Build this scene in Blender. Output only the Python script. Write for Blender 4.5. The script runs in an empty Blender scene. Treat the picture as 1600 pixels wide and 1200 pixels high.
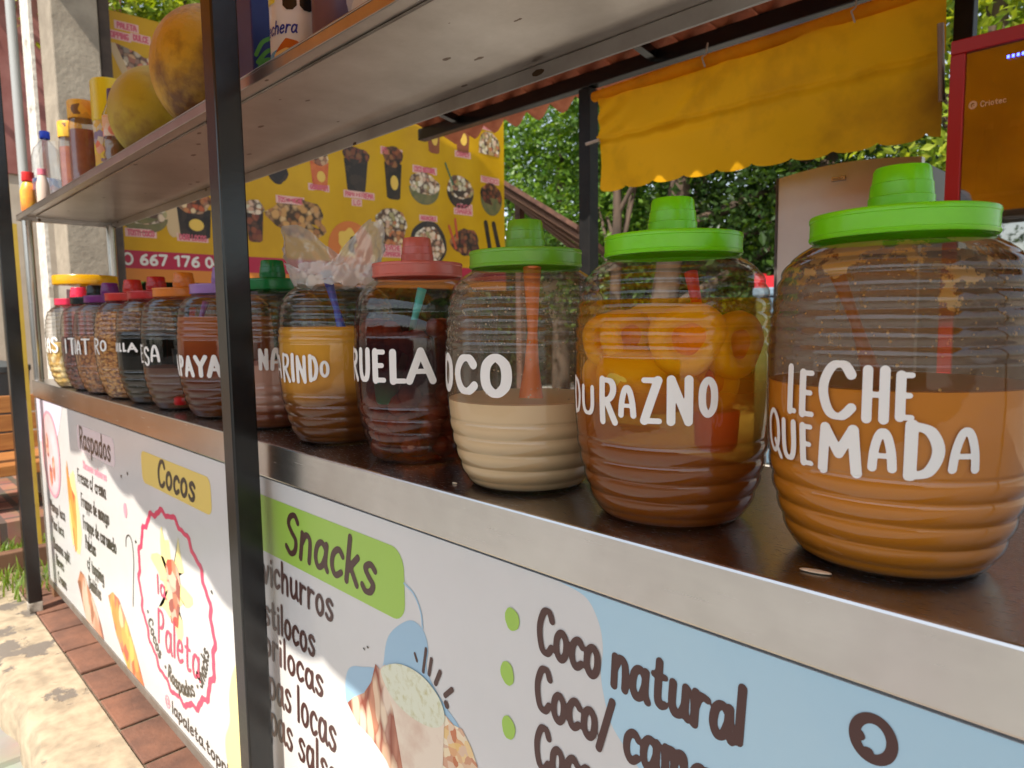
import bpy, math, random
import numpy as np
from mathutils import Vector, Matrix
random.seed(7); np.random.seed(7)
C = bpy.context.scene.collection
sc = bpy.context.scene
R = math.radians
H0 = 1.0                      # counter top height above the paving; rel. heights below are measured from it

# ------------------------------------------------------------------ camera, sky, sun, exposure
cam = bpy.data.objects.new('camera', bpy.data.cameras.new('camera')); C.objects.link(cam)
cam.matrix_world = Matrix(((0.698882, -0.059014, 0.712798, 0.0), (0.715114, 0.076115, -0.694852, -0.6179),
                           (-0.013249, 0.995351, 0.095397, 0.25 + H0), (0, 0, 0, 1)))
cam.data.sensor_width = 36; cam.data.lens = 24.33; cam.data.clip_start = .02; cam.data.clip_end = 500
cam.data.dof.use_dof = True; cam.data.dof.focus_distance = .95; cam.data.dof.aperture_fstop = 8.0
sc.camera = cam
SUN_AZ, SUN_EL = 16, 52       # sun in front of the stall, a little to the right
w = bpy.data.worlds.new('World'); sc.world = w; w.use_nodes = True
nt = w.node_tree; sky = nt.nodes.new('ShaderNodeTexSky'); sky.sky_type = 'NISHITA'; sky.sun_disc = False
sky.sun_elevation = R(SUN_EL); sky.sun_rotation = R(180 - SUN_AZ)
hs = nt.nodes.new('ShaderNodeHueSaturation'); hs.inputs['Saturation'].default_value = .6; nt.links.new(sky.outputs[0], hs.inputs['Color'])
wm = nt.nodes.new('ShaderNodeMixRGB'); wm.blend_type = 'MULTIPLY'; wm.inputs[0].default_value = 1; wm.inputs[2].default_value = (1.01, 1.0, .96, 1); nt.links.new(hs.outputs[0], wm.inputs[1])   # white balance put into the sky colour: paler, warmer light
nt.links.new(wm.outputs[0], nt.nodes['Background'].inputs[0]); nt.nodes['Background'].inputs[1].default_value = .14
sd = Vector((math.sin(R(SUN_AZ)) * math.cos(R(SUN_EL)), -math.cos(R(SUN_AZ)) * math.cos(R(SUN_EL)), math.sin(R(SUN_EL))))
sun = bpy.data.objects.new('sun', bpy.data.lights.new('sun', 'SUN')); C.objects.link(sun)
sun.data.energy = 3.9; sun.data.angle = R(.5); sun.data.color = (1, .93, .82)
sun.rotation_euler = sd.to_track_quat('Z', 'Y').to_euler(); sun.location = (0, -3, 6)
sc.view_settings.view_transform = 'Standard'; sc.view_settings.look = 'None'
sc.view_settings.exposure = .85; sc.view_settings.gamma = 1
cy = sc.cycles
cy.max_bounces = 10; cy.diffuse_bounces = 4; cy.glossy_bounces = 4; cy.transmission_bounces = 6
cy.transparent_max_bounces = 48; cy.caustics_reflective = False; cy.caustics_refractive = False
cy.sample_clamp_indirect = 6; cy.use_denoising = True

# ------------------------------------------------------------------ materials
def new_mat(name):
    m = bpy.data.materials.new(name); m.use_nodes = True
    t = m.node_tree; t.nodes.clear()
    out = t.nodes.new('ShaderNodeOutputMaterial')
    return m, t, out
def N(t, kind, **kw):
    n = t.nodes.new(kind)
    for k, v in kw.items():
        if k in n.inputs: n.inputs[k].default_value = v
        else: setattr(n, k, v)
    return n
def L(t, a, b): t.links.new(a, b)
def c4(c): return (c[0], c[1], c[2], 1)
def pbr(name, c, rough=.5, metal=0, c2=None, scale=8, bump=0, bscale=None, stretch=None, coat=0, spec=.5, sss=0, detail=6,
        lo=.35, hi=.65, trans=0):
    m, t, out = new_mat(name)
    p = N(t, 'ShaderNodeBsdfPrincipled'); p.inputs['Roughness'].default_value = rough; p.inputs['Metallic'].default_value = metal
    p.inputs['Coat Weight'].default_value = coat; p.inputs['Coat Roughness'].default_value = .06
    p.inputs['Specular IOR Level'].default_value = spec
    p.inputs['Base Color'].default_value = c4(c)
    if sss:
        p.inputs['Subsurface Weight'].default_value = sss; p.inputs['Subsurface Scale'].default_value = .02
        p.inputs['Subsurface Radius'].default_value = (1, .6, .3)
    tc = N(t, 'ShaderNodeTexCoord'); vec = tc.outputs['Object']
    if stretch:
        mp = N(t, 'ShaderNodeMapping'); mp.inputs['Scale'].default_value = stretch; L(t, vec, mp.inputs[0]); vec = mp.outputs[0]
    if c2:
        n = N(t, 'ShaderNodeTexNoise', Scale=scale, Detail=detail, Roughness=.6); L(t, vec, n.inputs['Vector'])
        r = N(t, 'ShaderNodeValToRGB'); r.color_ramp.elements[0].position = lo; r.color_ramp.elements[1].position = hi
        r.color_ramp.elements[0].color = c4(c); r.color_ramp.elements[1].color = c4(c2)
        L(t, n.outputs[0], r.inputs[0]); L(t, r.outputs[0], p.inputs['Base Color'])
    if bump:
        n2 = N(t, 'ShaderNodeTexNoise', Scale=bscale or scale * 4, Detail=4); L(t, vec, n2.inputs['Vector'])
        b = N(t, 'ShaderNodeBump', Strength=bump, Distance=.01); L(t, n2.outputs[0], b.inputs['Height']); L(t, b.outputs[0], p.inputs['Normal'])
    if trans:
        tr = N(t, 'ShaderNodeBsdfTranslucent'); mx = N(t, 'ShaderNodeMixShader'); mx.inputs[0].default_value = trans
        if c2: L(t, r.outputs[0], tr.inputs[0])
        else: tr.inputs[0].default_value = c4(c)
        L(t, p.outputs[0], mx.inputs[1]); L(t, tr.outputs[0], mx.inputs[2]); L(t, mx.outputs[0], out.inputs[0])
    else: L(t, p.outputs[0], out.inputs[0])
    return m
def facing(t):                                     # |cos| between view and normal
    g = N(t, 'ShaderNodeNewGeometry'); d = N(t, 'ShaderNodeVectorMath', operation='DOT_PRODUCT')
    L(t, g.outputs['Incoming'], d.inputs[0]); L(t, g.outputs['Normal'], d.inputs[1])
    a = N(t, 'ShaderNodeMath', operation='ABSOLUTE'); L(t, d.outputs['Value'], a.inputs[0])
    s = N(t, 'ShaderNodeMath', operation='SUBTRACT'); s.inputs[0].default_value = 1; L(t, a.outputs[0], s.inputs[1]); s.use_clamp = True
    return s.outputs[0]
def thin_glass(name, tint, edge, f0=.06, rough=.03, haze=0, bump=0, bscale=20, rib=0):
    m, t, out = new_mat(name)
    s = facing(t)
    pw = N(t, 'ShaderNodeMath', operation='POWER'); L(t, s, pw.inputs[0]); pw.inputs[1].default_value = 4
    ma = N(t, 'ShaderNodeMath', operation='MULTIPLY_ADD'); L(t, pw.outputs[0], ma.inputs[0]); ma.inputs[1].default_value = .48; ma.inputs[2].default_value = f0
    p3 = N(t, 'ShaderNodeMath', operation='POWER'); L(t, s, p3.inputs[0]); p3.inputs[1].default_value = 3
    if rib:
        g2 = N(t, 'ShaderNodeNewGeometry'); sn = N(t, 'ShaderNodeSeparateXYZ'); L(t, g2.outputs['Normal'], sn.inputs[0])
        ab = N(t, 'ShaderNodeMath', operation='ABSOLUTE'); L(t, sn.outputs[2], ab.inputs[0])
        pz = N(t, 'ShaderNodeMath', operation='POWER'); L(t, ab.outputs[0], pz.inputs[0]); pz.inputs[1].default_value = 1.6
        a2 = N(t, 'ShaderNodeMath', operation='MULTIPLY_ADD'); L(t, pz.outputs[0], a2.inputs[0]); a2.inputs[1].default_value = rib * .22; L(t, ma.outputs[0], a2.inputs[2]); ma = a2
        a3 = N(t, 'ShaderNodeMath', operation='MULTIPLY_ADD'); L(t, pz.outputs[0], a3.inputs[0]); a3.inputs[1].default_value = rib * .9; L(t, p3.outputs[0], a3.inputs[2]); a3.use_clamp = True; p3 = a3
    mc = N(t, 'ShaderNodeMix', data_type='RGBA'); mc.inputs['A'].default_value = c4(tint); mc.inputs['B'].default_value = c4(edge); L(t, p3.outputs[0], mc.inputs['Factor'])
    tr = N(t, 'ShaderNodeBsdfTransparent'); L(t, mc.outputs['Result'], tr.inputs[0])
    gl = N(t, 'ShaderNodeBsdfGlossy', Roughness=rough)
    if bump:
        tc = N(t, 'ShaderNodeTexCoord'); n2 = N(t, 'ShaderNodeTexNoise', Scale=bscale, Detail=2); L(t, tc.outputs['Object'], n2.inputs['Vector'])
        b = N(t, 'ShaderNodeBump', Strength=bump, Distance=.004); L(t, n2.outputs[0], b.inputs['Height']); L(t, b.outputs[0], gl.inputs['Normal'])
    mx = N(t, 'ShaderNodeMixShader'); L(t, ma.outputs[0], mx.inputs[0]); L(t, tr.outputs[0], mx.inputs[1]); L(t, gl.outputs[0], mx.inputs[2])
    res = mx.outputs[0]
    if haze:
        df = N(t, 'ShaderNodeBsdfDiffuse'); df.inputs[0].default_value = (.8, .78, .75, 1)
        m2 = N(t, 'ShaderNodeMixShader'); m2.inputs[0].default_value = haze; L(t, res, m2.inputs[1]); L(t, df.outputs[0], m2.inputs[2]); res = m2.outputs[0]
    L(t, res, out.inputs[0]); return m
def drink_mat(name, stops, rough=.35, noise=.0, nscale=18, tint=None, tl=.12):
    """liquid: colour and cloudiness by depth (settled pulp). stops: (z, colour, opacity)"""
    m, t, out = new_mat(name)
    tc = N(t, 'ShaderNodeTexCoord'); sx = N(t, 'ShaderNodeSeparateXYZ'); L(t, tc.outputs['Object'], sx.inputs[0])
    ns = N(t, 'ShaderNodeTexNoise', Scale=nscale, Detail=4); L(t, tc.outputs['Object'], ns.inputs['Vector'])
    ma = N(t, 'ShaderNodeMath', operation='MULTIPLY_ADD'); L(t, ns.outputs[0], ma.inputs[0]); ma.inputs[1].default_value = noise; L(t, sx.outputs[2], ma.inputs[2])
    mr = N(t, 'ShaderNodeMapRange'); mr.inputs['From Min'].default_value = 0; mr.inputs['From Max'].default_value = .32; L(t, ma.outputs[0], mr.inputs[0])
    r = N(t, 'ShaderNodeValToRGB'); e = r.color_ramp.elements
    while len(e) < len(stops): e.new(.5)
    for i, (z, c, a) in enumerate(stops):
        e[i].position = (z + noise * .5) / .32; e[i].color = (c[0], c[1], c[2], a)
    L(t, mr.outputs[0], r.inputs[0])
    df = N(t, 'ShaderNodeBsdfPrincipled', Roughness=rough); df.inputs['Specular IOR Level'].default_value = .05
    L(t, r.outputs[0], df.inputs['Base Color'])
    tls = N(t, 'ShaderNodeBsdfTranslucent'); L(t, r.outputs[0], tls.inputs[0])
    m1 = N(t, 'ShaderNodeMixShader'); m1.inputs[0].default_value = tl; L(t, df.outputs[0], m1.inputs[1]); L(t, tls.outputs[0], m1.inputs[2])
    tr = N(t, 'ShaderNodeBsdfTransparent')
    if tint: tr.inputs[0].default_value = c4(tint)
    else: L(t, r.outputs[0], tr.inputs[0])
    mx = N(t, 'ShaderNodeMixShader'); L(t, r.outputs[1], mx.inputs[0]); L(t, tr.outputs[0], mx.inputs[1]); L(t, m1.outputs[0], mx.inputs[2])
    L(t, mx.outputs[0], out.inputs[0]); return m
def chunk_mat(name, cols, scale, bump=.8, rough=.5, stretch=(1, 1, 1), coord='Object', gap=None):
    """pieces (cereal, crumbs, food): voronoi cells each with a colour out of a palette"""
    m, t, out = new_mat(name)
    p = N(t, 'ShaderNodeBsdfPrincipled', Roughness=rough)
    tc = N(t, 'ShaderNodeTexCoord'); mp = N(t, 'ShaderNodeMapping'); mp.inputs['Scale'].default_value = stretch; L(t, tc.outputs[coord], mp.inputs[0])
    nz = N(t, 'ShaderNodeTexNoise', Scale=scale * .7, Detail=2); L(t, mp.outputs[0], nz.inputs['Vector'])
    ad = N(t, 'ShaderNodeMixRGB', blend_type='ADD'); ad.inputs[0].default_value = .25 / max(scale, 1) * 4; L(t, mp.outputs[0], ad.inputs[1]); L(t, nz.outputs[1], ad.inputs[2])
    v = N(t, 'ShaderNodeTexVoronoi', Scale=scale); L(t, ad.outputs[0], v.inputs['Vector'])
    sp = N(t, 'ShaderNodeSeparateColor'); L(t, v.outputs['Color'], sp.inputs[0])
    r = N(t, 'ShaderNodeValToRGB'); r.color_ramp.interpolation = 'LINEAR'; e = r.color_ramp.elements
    while len(e) < len(cols): e.new(.5)
    for i, c in enumerate(cols): e[i].position = i / (len(cols) - 1); e[i].color = c4(c)
    L(t, sp.outputs[0], r.inputs[0]); col = r.outputs[0]
    if gap:
        rg = N(t, 'ShaderNodeValToRGB'); rg.color_ramp.elements[0].position = .45; rg.color_ramp.elements[1].position = .75; L(t, v.outputs['Distance'], rg.inputs[0])
        mx = N(t, 'ShaderNodeMixRGB'); L(t, rg.outputs[0], mx.inputs[0]); L(t, col, mx.inputs[1]); mx.inputs[2].default_value = c4(gap); col = mx.outputs[0]
    L(t, col, p.inputs['Base Color'])
    b = N(t, 'ShaderNodeBump', Strength=bump, Distance=.006); b.invert = True; L(t, v.outputs['Distance'], b.inputs['Height']); L(t, b.outputs[0], p.inputs['Normal'])
    L(t, p.outputs[0], out.inputs[0]); return m
def splatter_mat(name, col, z0, z1, dense, film, scale=55, fcol=None):
    """dried splashes on the inside of a jar: opaque drops, thin film, thicker towards the shoulder"""
    m, t, out = new_mat(name)
    tc = N(t, 'ShaderNodeTexCoord'); sx = N(t, 'ShaderNodeSeparateXYZ'); L(t, tc.outputs['Object'], sx.inputs[0])
    mr = N(t, 'ShaderNodeMapRange'); mr.inputs['From Min'].default_value = z0; mr.inputs['From Max'].default_value = z1; L(t, sx.outputs[2], mr.inputs[0])
    n1 = N(t, 'ShaderNodeTexNoise', Scale=scale * .35, Detail=5, Roughness=.65); L(t, tc.outputs['Object'], n1.inputs['Vector'])
    a = N(t, 'ShaderNodeMath', operation='MULTIPLY_ADD'); L(t, mr.outputs[0], a.inputs[0]); a.inputs[1].default_value = dense; L(t, n1.outputs[0], a.inputs[2])
    st = N(t, 'ShaderNodeMapRange'); st.inputs['From Min'].default_value = .66; st.inputs['From Max'].default_value = .69; L(t, a.outputs[0], st.inputs[0])
    v = N(t, 'ShaderNodeTexVoronoi', Scale=scale * 2.6); L(t, tc.outputs['Object'], v.inputs['Vector'])
    n2 = N(t, 'ShaderNodeTexNoise', Scale=scale * .5); L(t, tc.outputs['Object'], n2.inputs['Vector'])
    sm = N(t, 'ShaderNodeMath', operation='MULTIPLY'); L(t, n2.outputs[0], sm.inputs[0]); sm.inputs[1].default_value = .34
    lt = N(t, 'ShaderNodeMath', operation='LESS_THAN'); L(t, v.outputs['Distance'], lt.inputs[0]); L(t, sm.outputs[0], lt.inputs[1])
    sp = N(t, 'ShaderNodeSeparateColor'); L(t, v.outputs['Color'], sp.inputs[0])
    gt = N(t, 'ShaderNodeMath', operation='GREATER_THAN'); L(t, sp.outputs[1], gt.inputs[0]); gt.inputs[1].default_value = .55
    dr = N(t, 'ShaderNodeMath', operation='MULTIPLY'); L(t, lt.outputs[0], dr.inputs[0]); L(t, gt.outputs[0], dr.inputs[1])
    mxx = N(t, 'ShaderNodeMath', operation='MAXIMUM'); L(t, st.outputs[0], mxx.inputs[0]); L(t, dr.outputs[0], mxx.inputs[1])
    fm = N(t, 'ShaderNodeMath', operation='MAXIMUM'); L(t, mxx.outputs[0], fm.inputs[0]); fm.inputs[1].default_value = film
    cl = N(t, 'ShaderNodeMath', operation='MULTIPLY'); L(t, fm.outputs[0], cl.inputs[0]); cl.inputs[1].default_value = .92
    fm2 = N(t, 'ShaderNodeMixRGB'); L(t, mxx.outputs[0], fm2.inputs[0]); fm2.inputs[1].default_value = c4(fcol or col); fm2.inputs[2].default_value = c4(col)
    d = N(t, 'ShaderNodeBsdfDiffuse'); L(t, fm2.outputs[0], d.inputs[0])
    tl = N(t, 'ShaderNodeBsdfTranslucent'); L(t, fm2.outputs[0], tl.inputs[0])
    m1 = N(t, 'ShaderNodeMixShader'); m1.inputs[0].default_value = .55; L(t, d.outputs[0], m1.inputs[1]); L(t, tl.outputs[0], m1.inputs[2])
    tr = N(t, 'ShaderNodeBsdfTransparent'); mx = N(t, 'ShaderNodeMixShader'); L(t, cl.outputs[0], mx.inputs[0]); L(t, tr.outputs[0], mx.inputs[1]); L(t, m1.outputs[0], mx.inputs[2])
    L(t, mx.outputs[0], out.inputs[0]); return m
def steel_mat(name, c, rough, c2, stretch, bump=.05, scale=30, specks=0):
    m, t, out = new_mat(name)
    p = N(t, 'ShaderNodeBsdfPrincipled', Metallic=1.0)
    tc = N(t, 'ShaderNodeTexCoord'); mp = N(t, 'ShaderNodeMapping'); mp.inputs['Scale'].default_value = stretch; L(t, tc.outputs['Object'], mp.inputs[0])
    n = N(t, 'ShaderNodeTexNoise', Scale=scale, Detail=8, Roughness=.7); L(t, mp.outputs[0], n.inputs['Vector'])
    n2 = N(t, 'ShaderNodeTexNoise', Scale=3.5, Detail=6, Roughness=.65); L(t, tc.outputs['Object'], n2.inputs['Vector'])
    r = N(t, 'ShaderNodeValToRGB'); r.color_ramp.elements[0].position = .3; r.color_ramp.elements[1].position = .7
    r.color_ramp.elements[0].color = c4(c2); r.color_ramp.elements[1].color = c4(c); L(t, n2.outputs[0], r.inputs[0])
    col = r.outputs[0]
    if specks:                                     # rust specks and scuffs
        mp2 = N(t, 'ShaderNodeMapping'); mp2.inputs['Scale'].default_value = (.45, 1, 1); L(t, tc.outputs['Object'], mp2.inputs[0])
        v = N(t, 'ShaderNodeTexVoronoi', Scale=specks); L(t, mp2.outputs[0], v.inputs['Vector']); n5 = N(t, 'ShaderNodeTexNoise', Scale=specks * 1.3, Detail=4); L(t, tc.outputs['Object'], n5.inputs['Vector'])
        sub_ = N(t, 'ShaderNodeMath', operation='MULTIPLY_ADD'); L(t, n5.outputs[0], sub_.inputs[0]); sub_.inputs[1].default_value = -.34; L(t, v.outputs['Distance'], sub_.inputs[2])
        lt = N(t, 'ShaderNodeMath', operation='LESS_THAN'); L(t, sub_.outputs[0], lt.inputs[0]); lt.inputs[1].default_value = -.09
        mx = N(t, 'ShaderNodeMixRGB'); L(t, lt.outputs[0], mx.inputs[0]); L(t, col, mx.inputs[1]); mx.inputs[2].default_value = (.10, .06, .035, 1); col = mx.outputs[0]
    L(t, col, p.inputs['Base Color'])
    mr = N(t, 'ShaderNodeMapRange'); mr.inputs['To Min'].default_value = rough - .07; mr.inputs['To Max'].default_value = rough + .1; L(t, n.outputs[0], mr.inputs[0]); L(t, mr.outputs[0], p.inputs['Roughness'])
    b = N(t, 'ShaderNodeBump', Strength=bump, Distance=.002); L(t, n.outputs[0], b.inputs['Height']); L(t, b.outputs[0], p.inputs['Normal'])
    L(t, p.outputs[0], out.inputs[0]); return m
def peel_mat(name, paint, bare, scale, th=.52):
    m, t, out = new_mat(name)
    p = N(t, 'ShaderNodeBsdfPrincipled', Roughness=.85)
    tc = N(t, 'ShaderNodeTexCoord'); n = N(t, 'ShaderNodeTexNoise', Scale=scale, Detail=8, Roughness=.6); L(t, tc.outputs['Object'], n.inputs['Vector'])
    r = N(t, 'ShaderNodeValToRGB'); r.color_ramp.elements[0].position = th; r.color_ramp.elements[1].position = th + .03
    r.color_ramp.elements[0].color = (0, 0, 0, 1); r.color_ramp.elements[1].color = (1, 1, 1, 1); L(t, n.outputs[0], r.inputs[0])
    n3 = N(t, 'ShaderNodeTexNoise', Scale=scale * 5, Detail=6); L(t, tc.outputs['Object'], n3.inputs['Vector'])
    rr = N(t, 'ShaderNodeValToRGB'); rr.color_ramp.elements[0].position = .3; rr.color_ramp.elements[1].position = .65
    rr.color_ramp.elements[0].color = c4([x * .62 for x in paint]); rr.color_ramp.elements[1].color = c4(paint); L(t, n3.outputs[0], rr.inputs[0])
    mx = N(t, 'ShaderNodeMixRGB'); L(t, r.outputs[0], mx.inputs[0]); L(t, rr.outputs[0], mx.inputs[1]); mx.inputs[2].default_value = c4(bare)
    L(t, mx.outputs[0], p.inputs['Base Color'])
    s = N(t, 'ShaderNodeMath', operation='SUBTRACT'); L(t, n3.outputs[0], s.inputs[0]); L(t, r.outputs[0], s.inputs[1])
    b = N(t, 'ShaderNodeBump', Strength=.5, Distance=.008); L(t, s.outputs[0], b.inputs['Height']); L(t, b.outputs[0], p.inputs['Normal'])
    L(t, p.outputs[0], out.inputs[0]); return m
def leaf_mat(name, a, b_):
    m, t, out = new_mat(name)
    g = N(t, 'ShaderNodeNewGeometry'); r = N(t, 'ShaderNodeValToRGB'); e = r.color_ramp.elements
    e[0].color = c4(a); e[1].color = c4(b_); L(t, g.outputs['Random Per Island'], r.inputs[0])
    d = N(t, 'ShaderNodeBsdfPrincipled', Roughness=.42); L(t, r.outputs[0], d.inputs['Base Color'])
    tl = N(t, 'ShaderNodeBsdfTranslucent')
    mu = N(t, 'ShaderNodeMixRGB', blend_type='MULTIPLY'); mu.inputs[0].default_value = 1; L(t, r.outputs[0], mu.inputs[1]); mu.inputs[2].default_value = (1.5, 1.35, .4, 1); L(t, mu.outputs[0], tl.inputs[0])
    mx = N(t, 'ShaderNodeMixShader'); mx.inputs[0].default_value = .45; L(t, d.outputs[0], mx.inputs[1]); L(t, tl.outputs[0], mx.inputs[2]); L(t, mx.outputs[0], out.inputs[0])
    return m
def emit(name, c, s):
    m, t, out = new_mat(name); e = N(t, 'ShaderNodeEmission', Strength=s); e.inputs[0].default_value = c4(c); L(t, e.outputs[0], out.inputs[0]); return m
_plain = {}
def plain(c, rough=.5, key=''):
    k = (tuple(c), rough, key)
    if k not in _plain: _plain[k] = pbr('paint', c, rough)
    return _plain[k]

# ------------------------------------------------------------------ objects, mesh helpers
ORG = {}
def thing(name, label, cat, loc=(0, 0, 0), group=None):
    o = bpy.data.objects.new(name, None); C.objects.link(o); o.location = (loc[0], loc[1], loc[2] + H0)
    o.empty_display_size = .05; ORG[o] = Vector(loc); o['label'] = label; o['category'] = cat
    if group: o['group'] = group
    return o
def tag(o, label, cat, group=None, kind=None):
    o['label'] = label; o['category'] = cat
    if group: o['group'] = group
    if kind: o['kind'] = kind
    return o
class MB:
    def __init__(s): s.v = []; s.f = []; s.mi = []; s.cur = 0
    def add(s, vs, fs):
        k = len(s.v); s.v += [tuple(q) for q in vs]
        for f in fs: s.f.append(tuple(i + k for i in f)); s.mi.append(s.cur)
        return s
    def box(s, x0, x1, y0, y1, z0, z1):
        return s.add([(x, y, z) for z in (z0, z1) for y in (y0, y1) for x in (x0, x1)],
                     [(0, 2, 3, 1), (4, 5, 7, 6), (0, 1, 5, 4), (2, 6, 7, 3), (0, 4, 6, 2), (1, 3, 7, 5)])
    def tube(s, pts, r, n=10, cap=True):
        pts = [Vector(p) for p in pts]; rs = r if isinstance(r, (list, tuple)) else [r] * len(pts); vs = []; fs = []
        up = None
        for i, p in enumerate(pts):
            d = (pts[min(i + 1, len(pts) - 1)] - pts[max(i - 1, 0)]).normalized()
            if up is None: up = d.orthogonal().normalized()
            a = (up - d * up.dot(d)).normalized(); b = d.cross(a); up = a
            vs += [p + (a * math.cos(2 * math.pi * k / n) + b * math.sin(2 * math.pi * k / n)) * rs[i] for k in range(n)]
        for i in range(len(pts) - 1):
            for k in range(n): fs.append((i * n + k, i * n + (k + 1) % n, (i + 1) * n + (k + 1) % n, (i + 1) * n + k))
        if cap: fs += [tuple(range(n))[::-1], tuple(range((len(pts) - 1) * n, len(pts) * n))]
        return s.add(vs, fs)
    def lathe(s, prof, n=48, c=(0, 0, 0), M=None, wob=None):
        vs = []; fs = []
        for (r, z) in prof:
            for k in range(n):
                a = 2 * math.pi * k / n; rr = r if wob is None else r * (1 + wob(a, z))
                v = Vector((rr * math.cos(a), rr * math.sin(a), z)); v = M @ v if M else v
                vs.append(v + Vector(c))
        for i in range(len(prof) - 1):
            for k in range(n): fs.append((i * n + k, i * n + (k + 1) % n, (i + 1) * n + (k + 1) % n, (i + 1) * n + k))
        if prof[0][0] > 1e-6: pass
        return s.add(vs, fs)
    def ell(s, c, r, n=20, m=12, M=None, wob=None):
        pr = [(max(math.sin(math.pi * i / m), 1e-4), -math.cos(math.pi * i / m)) for i in range(m + 1)]
        S = Matrix.Diagonal((r[0], r[1], r[2])) if not isinstance(r, (int, float)) else Matrix.Diagonal((r, r, r))
        return s.lathe(pr, n, c, (M @ S) if M else S, wob)
def link(name, mesh, parent=None):
    o = bpy.data.objects.new(name, mesh); C.objects.link(o)
    if parent: o.parent = parent
    return o
def root_org(p):
    while p is not None:
        if p in ORG: return ORG[p]
        p = p.parent
    return None
def obj(name, mb, mat, parent=None, smooth=False, local=False, bevel=0, sharp=40):
    """mesh object; coordinates are stall coordinates (rel. heights) unless local"""
    me = bpy.data.meshes.new(name)
    o0 = root_org(parent)
    off = Vector((0, 0, 0)) if local else (-o0 if o0 is not None else Vector((0, 0, H0)))
    vs = [Vector(v) + off for v in mb.v]
    base = None
    if parent is None and not local:               # own origin at its base centre
        xs = [v.x for v in vs]; ys = [v.y for v in vs]; zs = [v.z for v in vs]
        base = Vector(((min(xs) + max(xs)) / 2, (min(ys) + max(ys)) / 2, min(zs))); vs = [v - base for v in vs]
    me.from_pydata(vs, [], mb.f)
    for m in (mat if isinstance(mat, (list, tuple)) else [mat]): me.materials.append(m)
    if max(mb.mi, default=0): me.polygons.foreach_set('material_index', mb.mi)
    if smooth:
        me.polygons.foreach_set('use_smooth', [True] * len(me.polygons))
        if sharp < 180: me.set_sharp_from_angle(angle=R(sharp))
    me.update(); o = link(name, me, parent)
    if base is not None: o.location = base; ORG[o] = base - Vector((0, 0, H0))
    if bevel:
        b = o.modifiers.new('bevel', 'BEVEL'); b.width = bevel; b.segments = 2; b.limit_method = 'ANGLE'; b.angle_limit = R(50)
    return o
def structure(name, mb, mat, **k):
    o = obj(name, mb, mat, **k); o['kind'] = 'structure'; return o

# --- strokes -> clean filled outline (distance field + marching squares)
def spline(pts, n=8):
    P = [np.array(p, float) for p in pts]; closed = np.allclose(P[0], P[-1]) and len(P) > 3; out = []
    m = len(P)
    for i in range(m - 1):
        p1, p2 = P[i], P[i + 1]
        p0 = P[i - 1] if i else (P[m - 2] if closed else p1); p3 = P[i + 2] if i + 2 < m else (P[1] if closed else p2)
        for k in range(n):
            t = k / n
            out.append(.5 * (2 * p1 + (p2 - p0) * t + (2 * p0 - 5 * p1 + 4 * p2 - p3) * t * t + (3 * p1 - p0 - 3 * p2 + p3) * t ** 3))
    out.append(P[-1]); return out
def field(strokes, h, contrast=0):
    """strokes: list of (points, radius). returns verts2d, faces of the union"""
    segs = []
    for pts, r in strokes:
        for a, b in zip(pts[:-1], pts[1:]): segs.append((a[0], a[1], b[0], b[1], r))
    S = np.array(segs); rm = S[:, 4].max() * (1 + contrast) + 2 * h
    x0 = min(S[:, 0].min(), S[:, 2].min()) - rm; y0 = min(S[:, 1].min(), S[:, 3].min()) - rm
    x1 = max(S[:, 0].max(), S[:, 2].max()) + rm; y1 = max(S[:, 1].max(), S[:, 3].max()) + rm
    nx = int((x1 - x0) / h) + 2; ny = int((y1 - y0) / h) + 2
    D = np.full((ny, nx), 1e3); X = x0 + np.arange(nx) * h; Y = y0 + np.arange(ny) * h
    for ax, ay, bx, by, r in S:
        ln = math.hypot(bx - ax, by - ay)
        if contrast and ln > 1e-9: r = r * (1 - contrast + 2 * contrast * abs(by - ay) / ln)
        i0 = max(int((min(ax, bx) - rm - x0) / h), 0); i1 = int((max(ax, bx) + rm - x0) / h) + 2
        j0 = max(int((min(ay, by) - rm - y0) / h), 0); j1 = int((max(ay, by) + rm - y0) / h) + 2
        xx = X[i0:i1][None, :]; yy = Y[j0:j1][:, None]; dx, dy = bx - ax, by - ay; q = dx * dx + dy * dy
        t = np.clip(((xx - ax) * dx + (yy - ay) * dy) / q, 0, 1) if q > 1e-14 else 0
        d = np.hypot(xx - ax - t * dx, yy - ay - t * dy) - r
        D[j0:j1, i0:i1] = np.minimum(D[j0:j1, i0:i1], d)
    return march(D, x0, y0, h)
def march(D, x0, y0, h):
    ins = D < 0; vs = []; fs = []; idx = {}
    cand = ins[:-1, :-1] | ins[1:, :-1] | ins[:-1, 1:] | ins[1:, 1:]
    def V(key, x, y):
        if key not in idx: idx[key] = len(vs); vs.append((x0 + x * h, y0 + y * h))
        return idx[key]
    for j, i in zip(*np.nonzero(cand)):
        cs = ((i, j), (i + 1, j), (i + 1, j + 1), (i, j + 1)); f = []
        for k in range(4):
            (xa, ya), (xb, yb) = cs[k], cs[(k + 1) % 4]; da, db = D[ya, xa], D[yb, xb]
            if da < 0: f.append(V((xa, ya), xa, ya))
            if (da < 0) != (db < 0):
                t = da / (da - db); key = (min(xa, xb), min(ya, yb), 0 if ya == yb else 1, 'e')
                f.append(V(key, xa + (xb - xa) * t, ya + (yb - ya) * t))
        if len(f) >= 3: fs.append(tuple(f))
    return vs, fs
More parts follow.
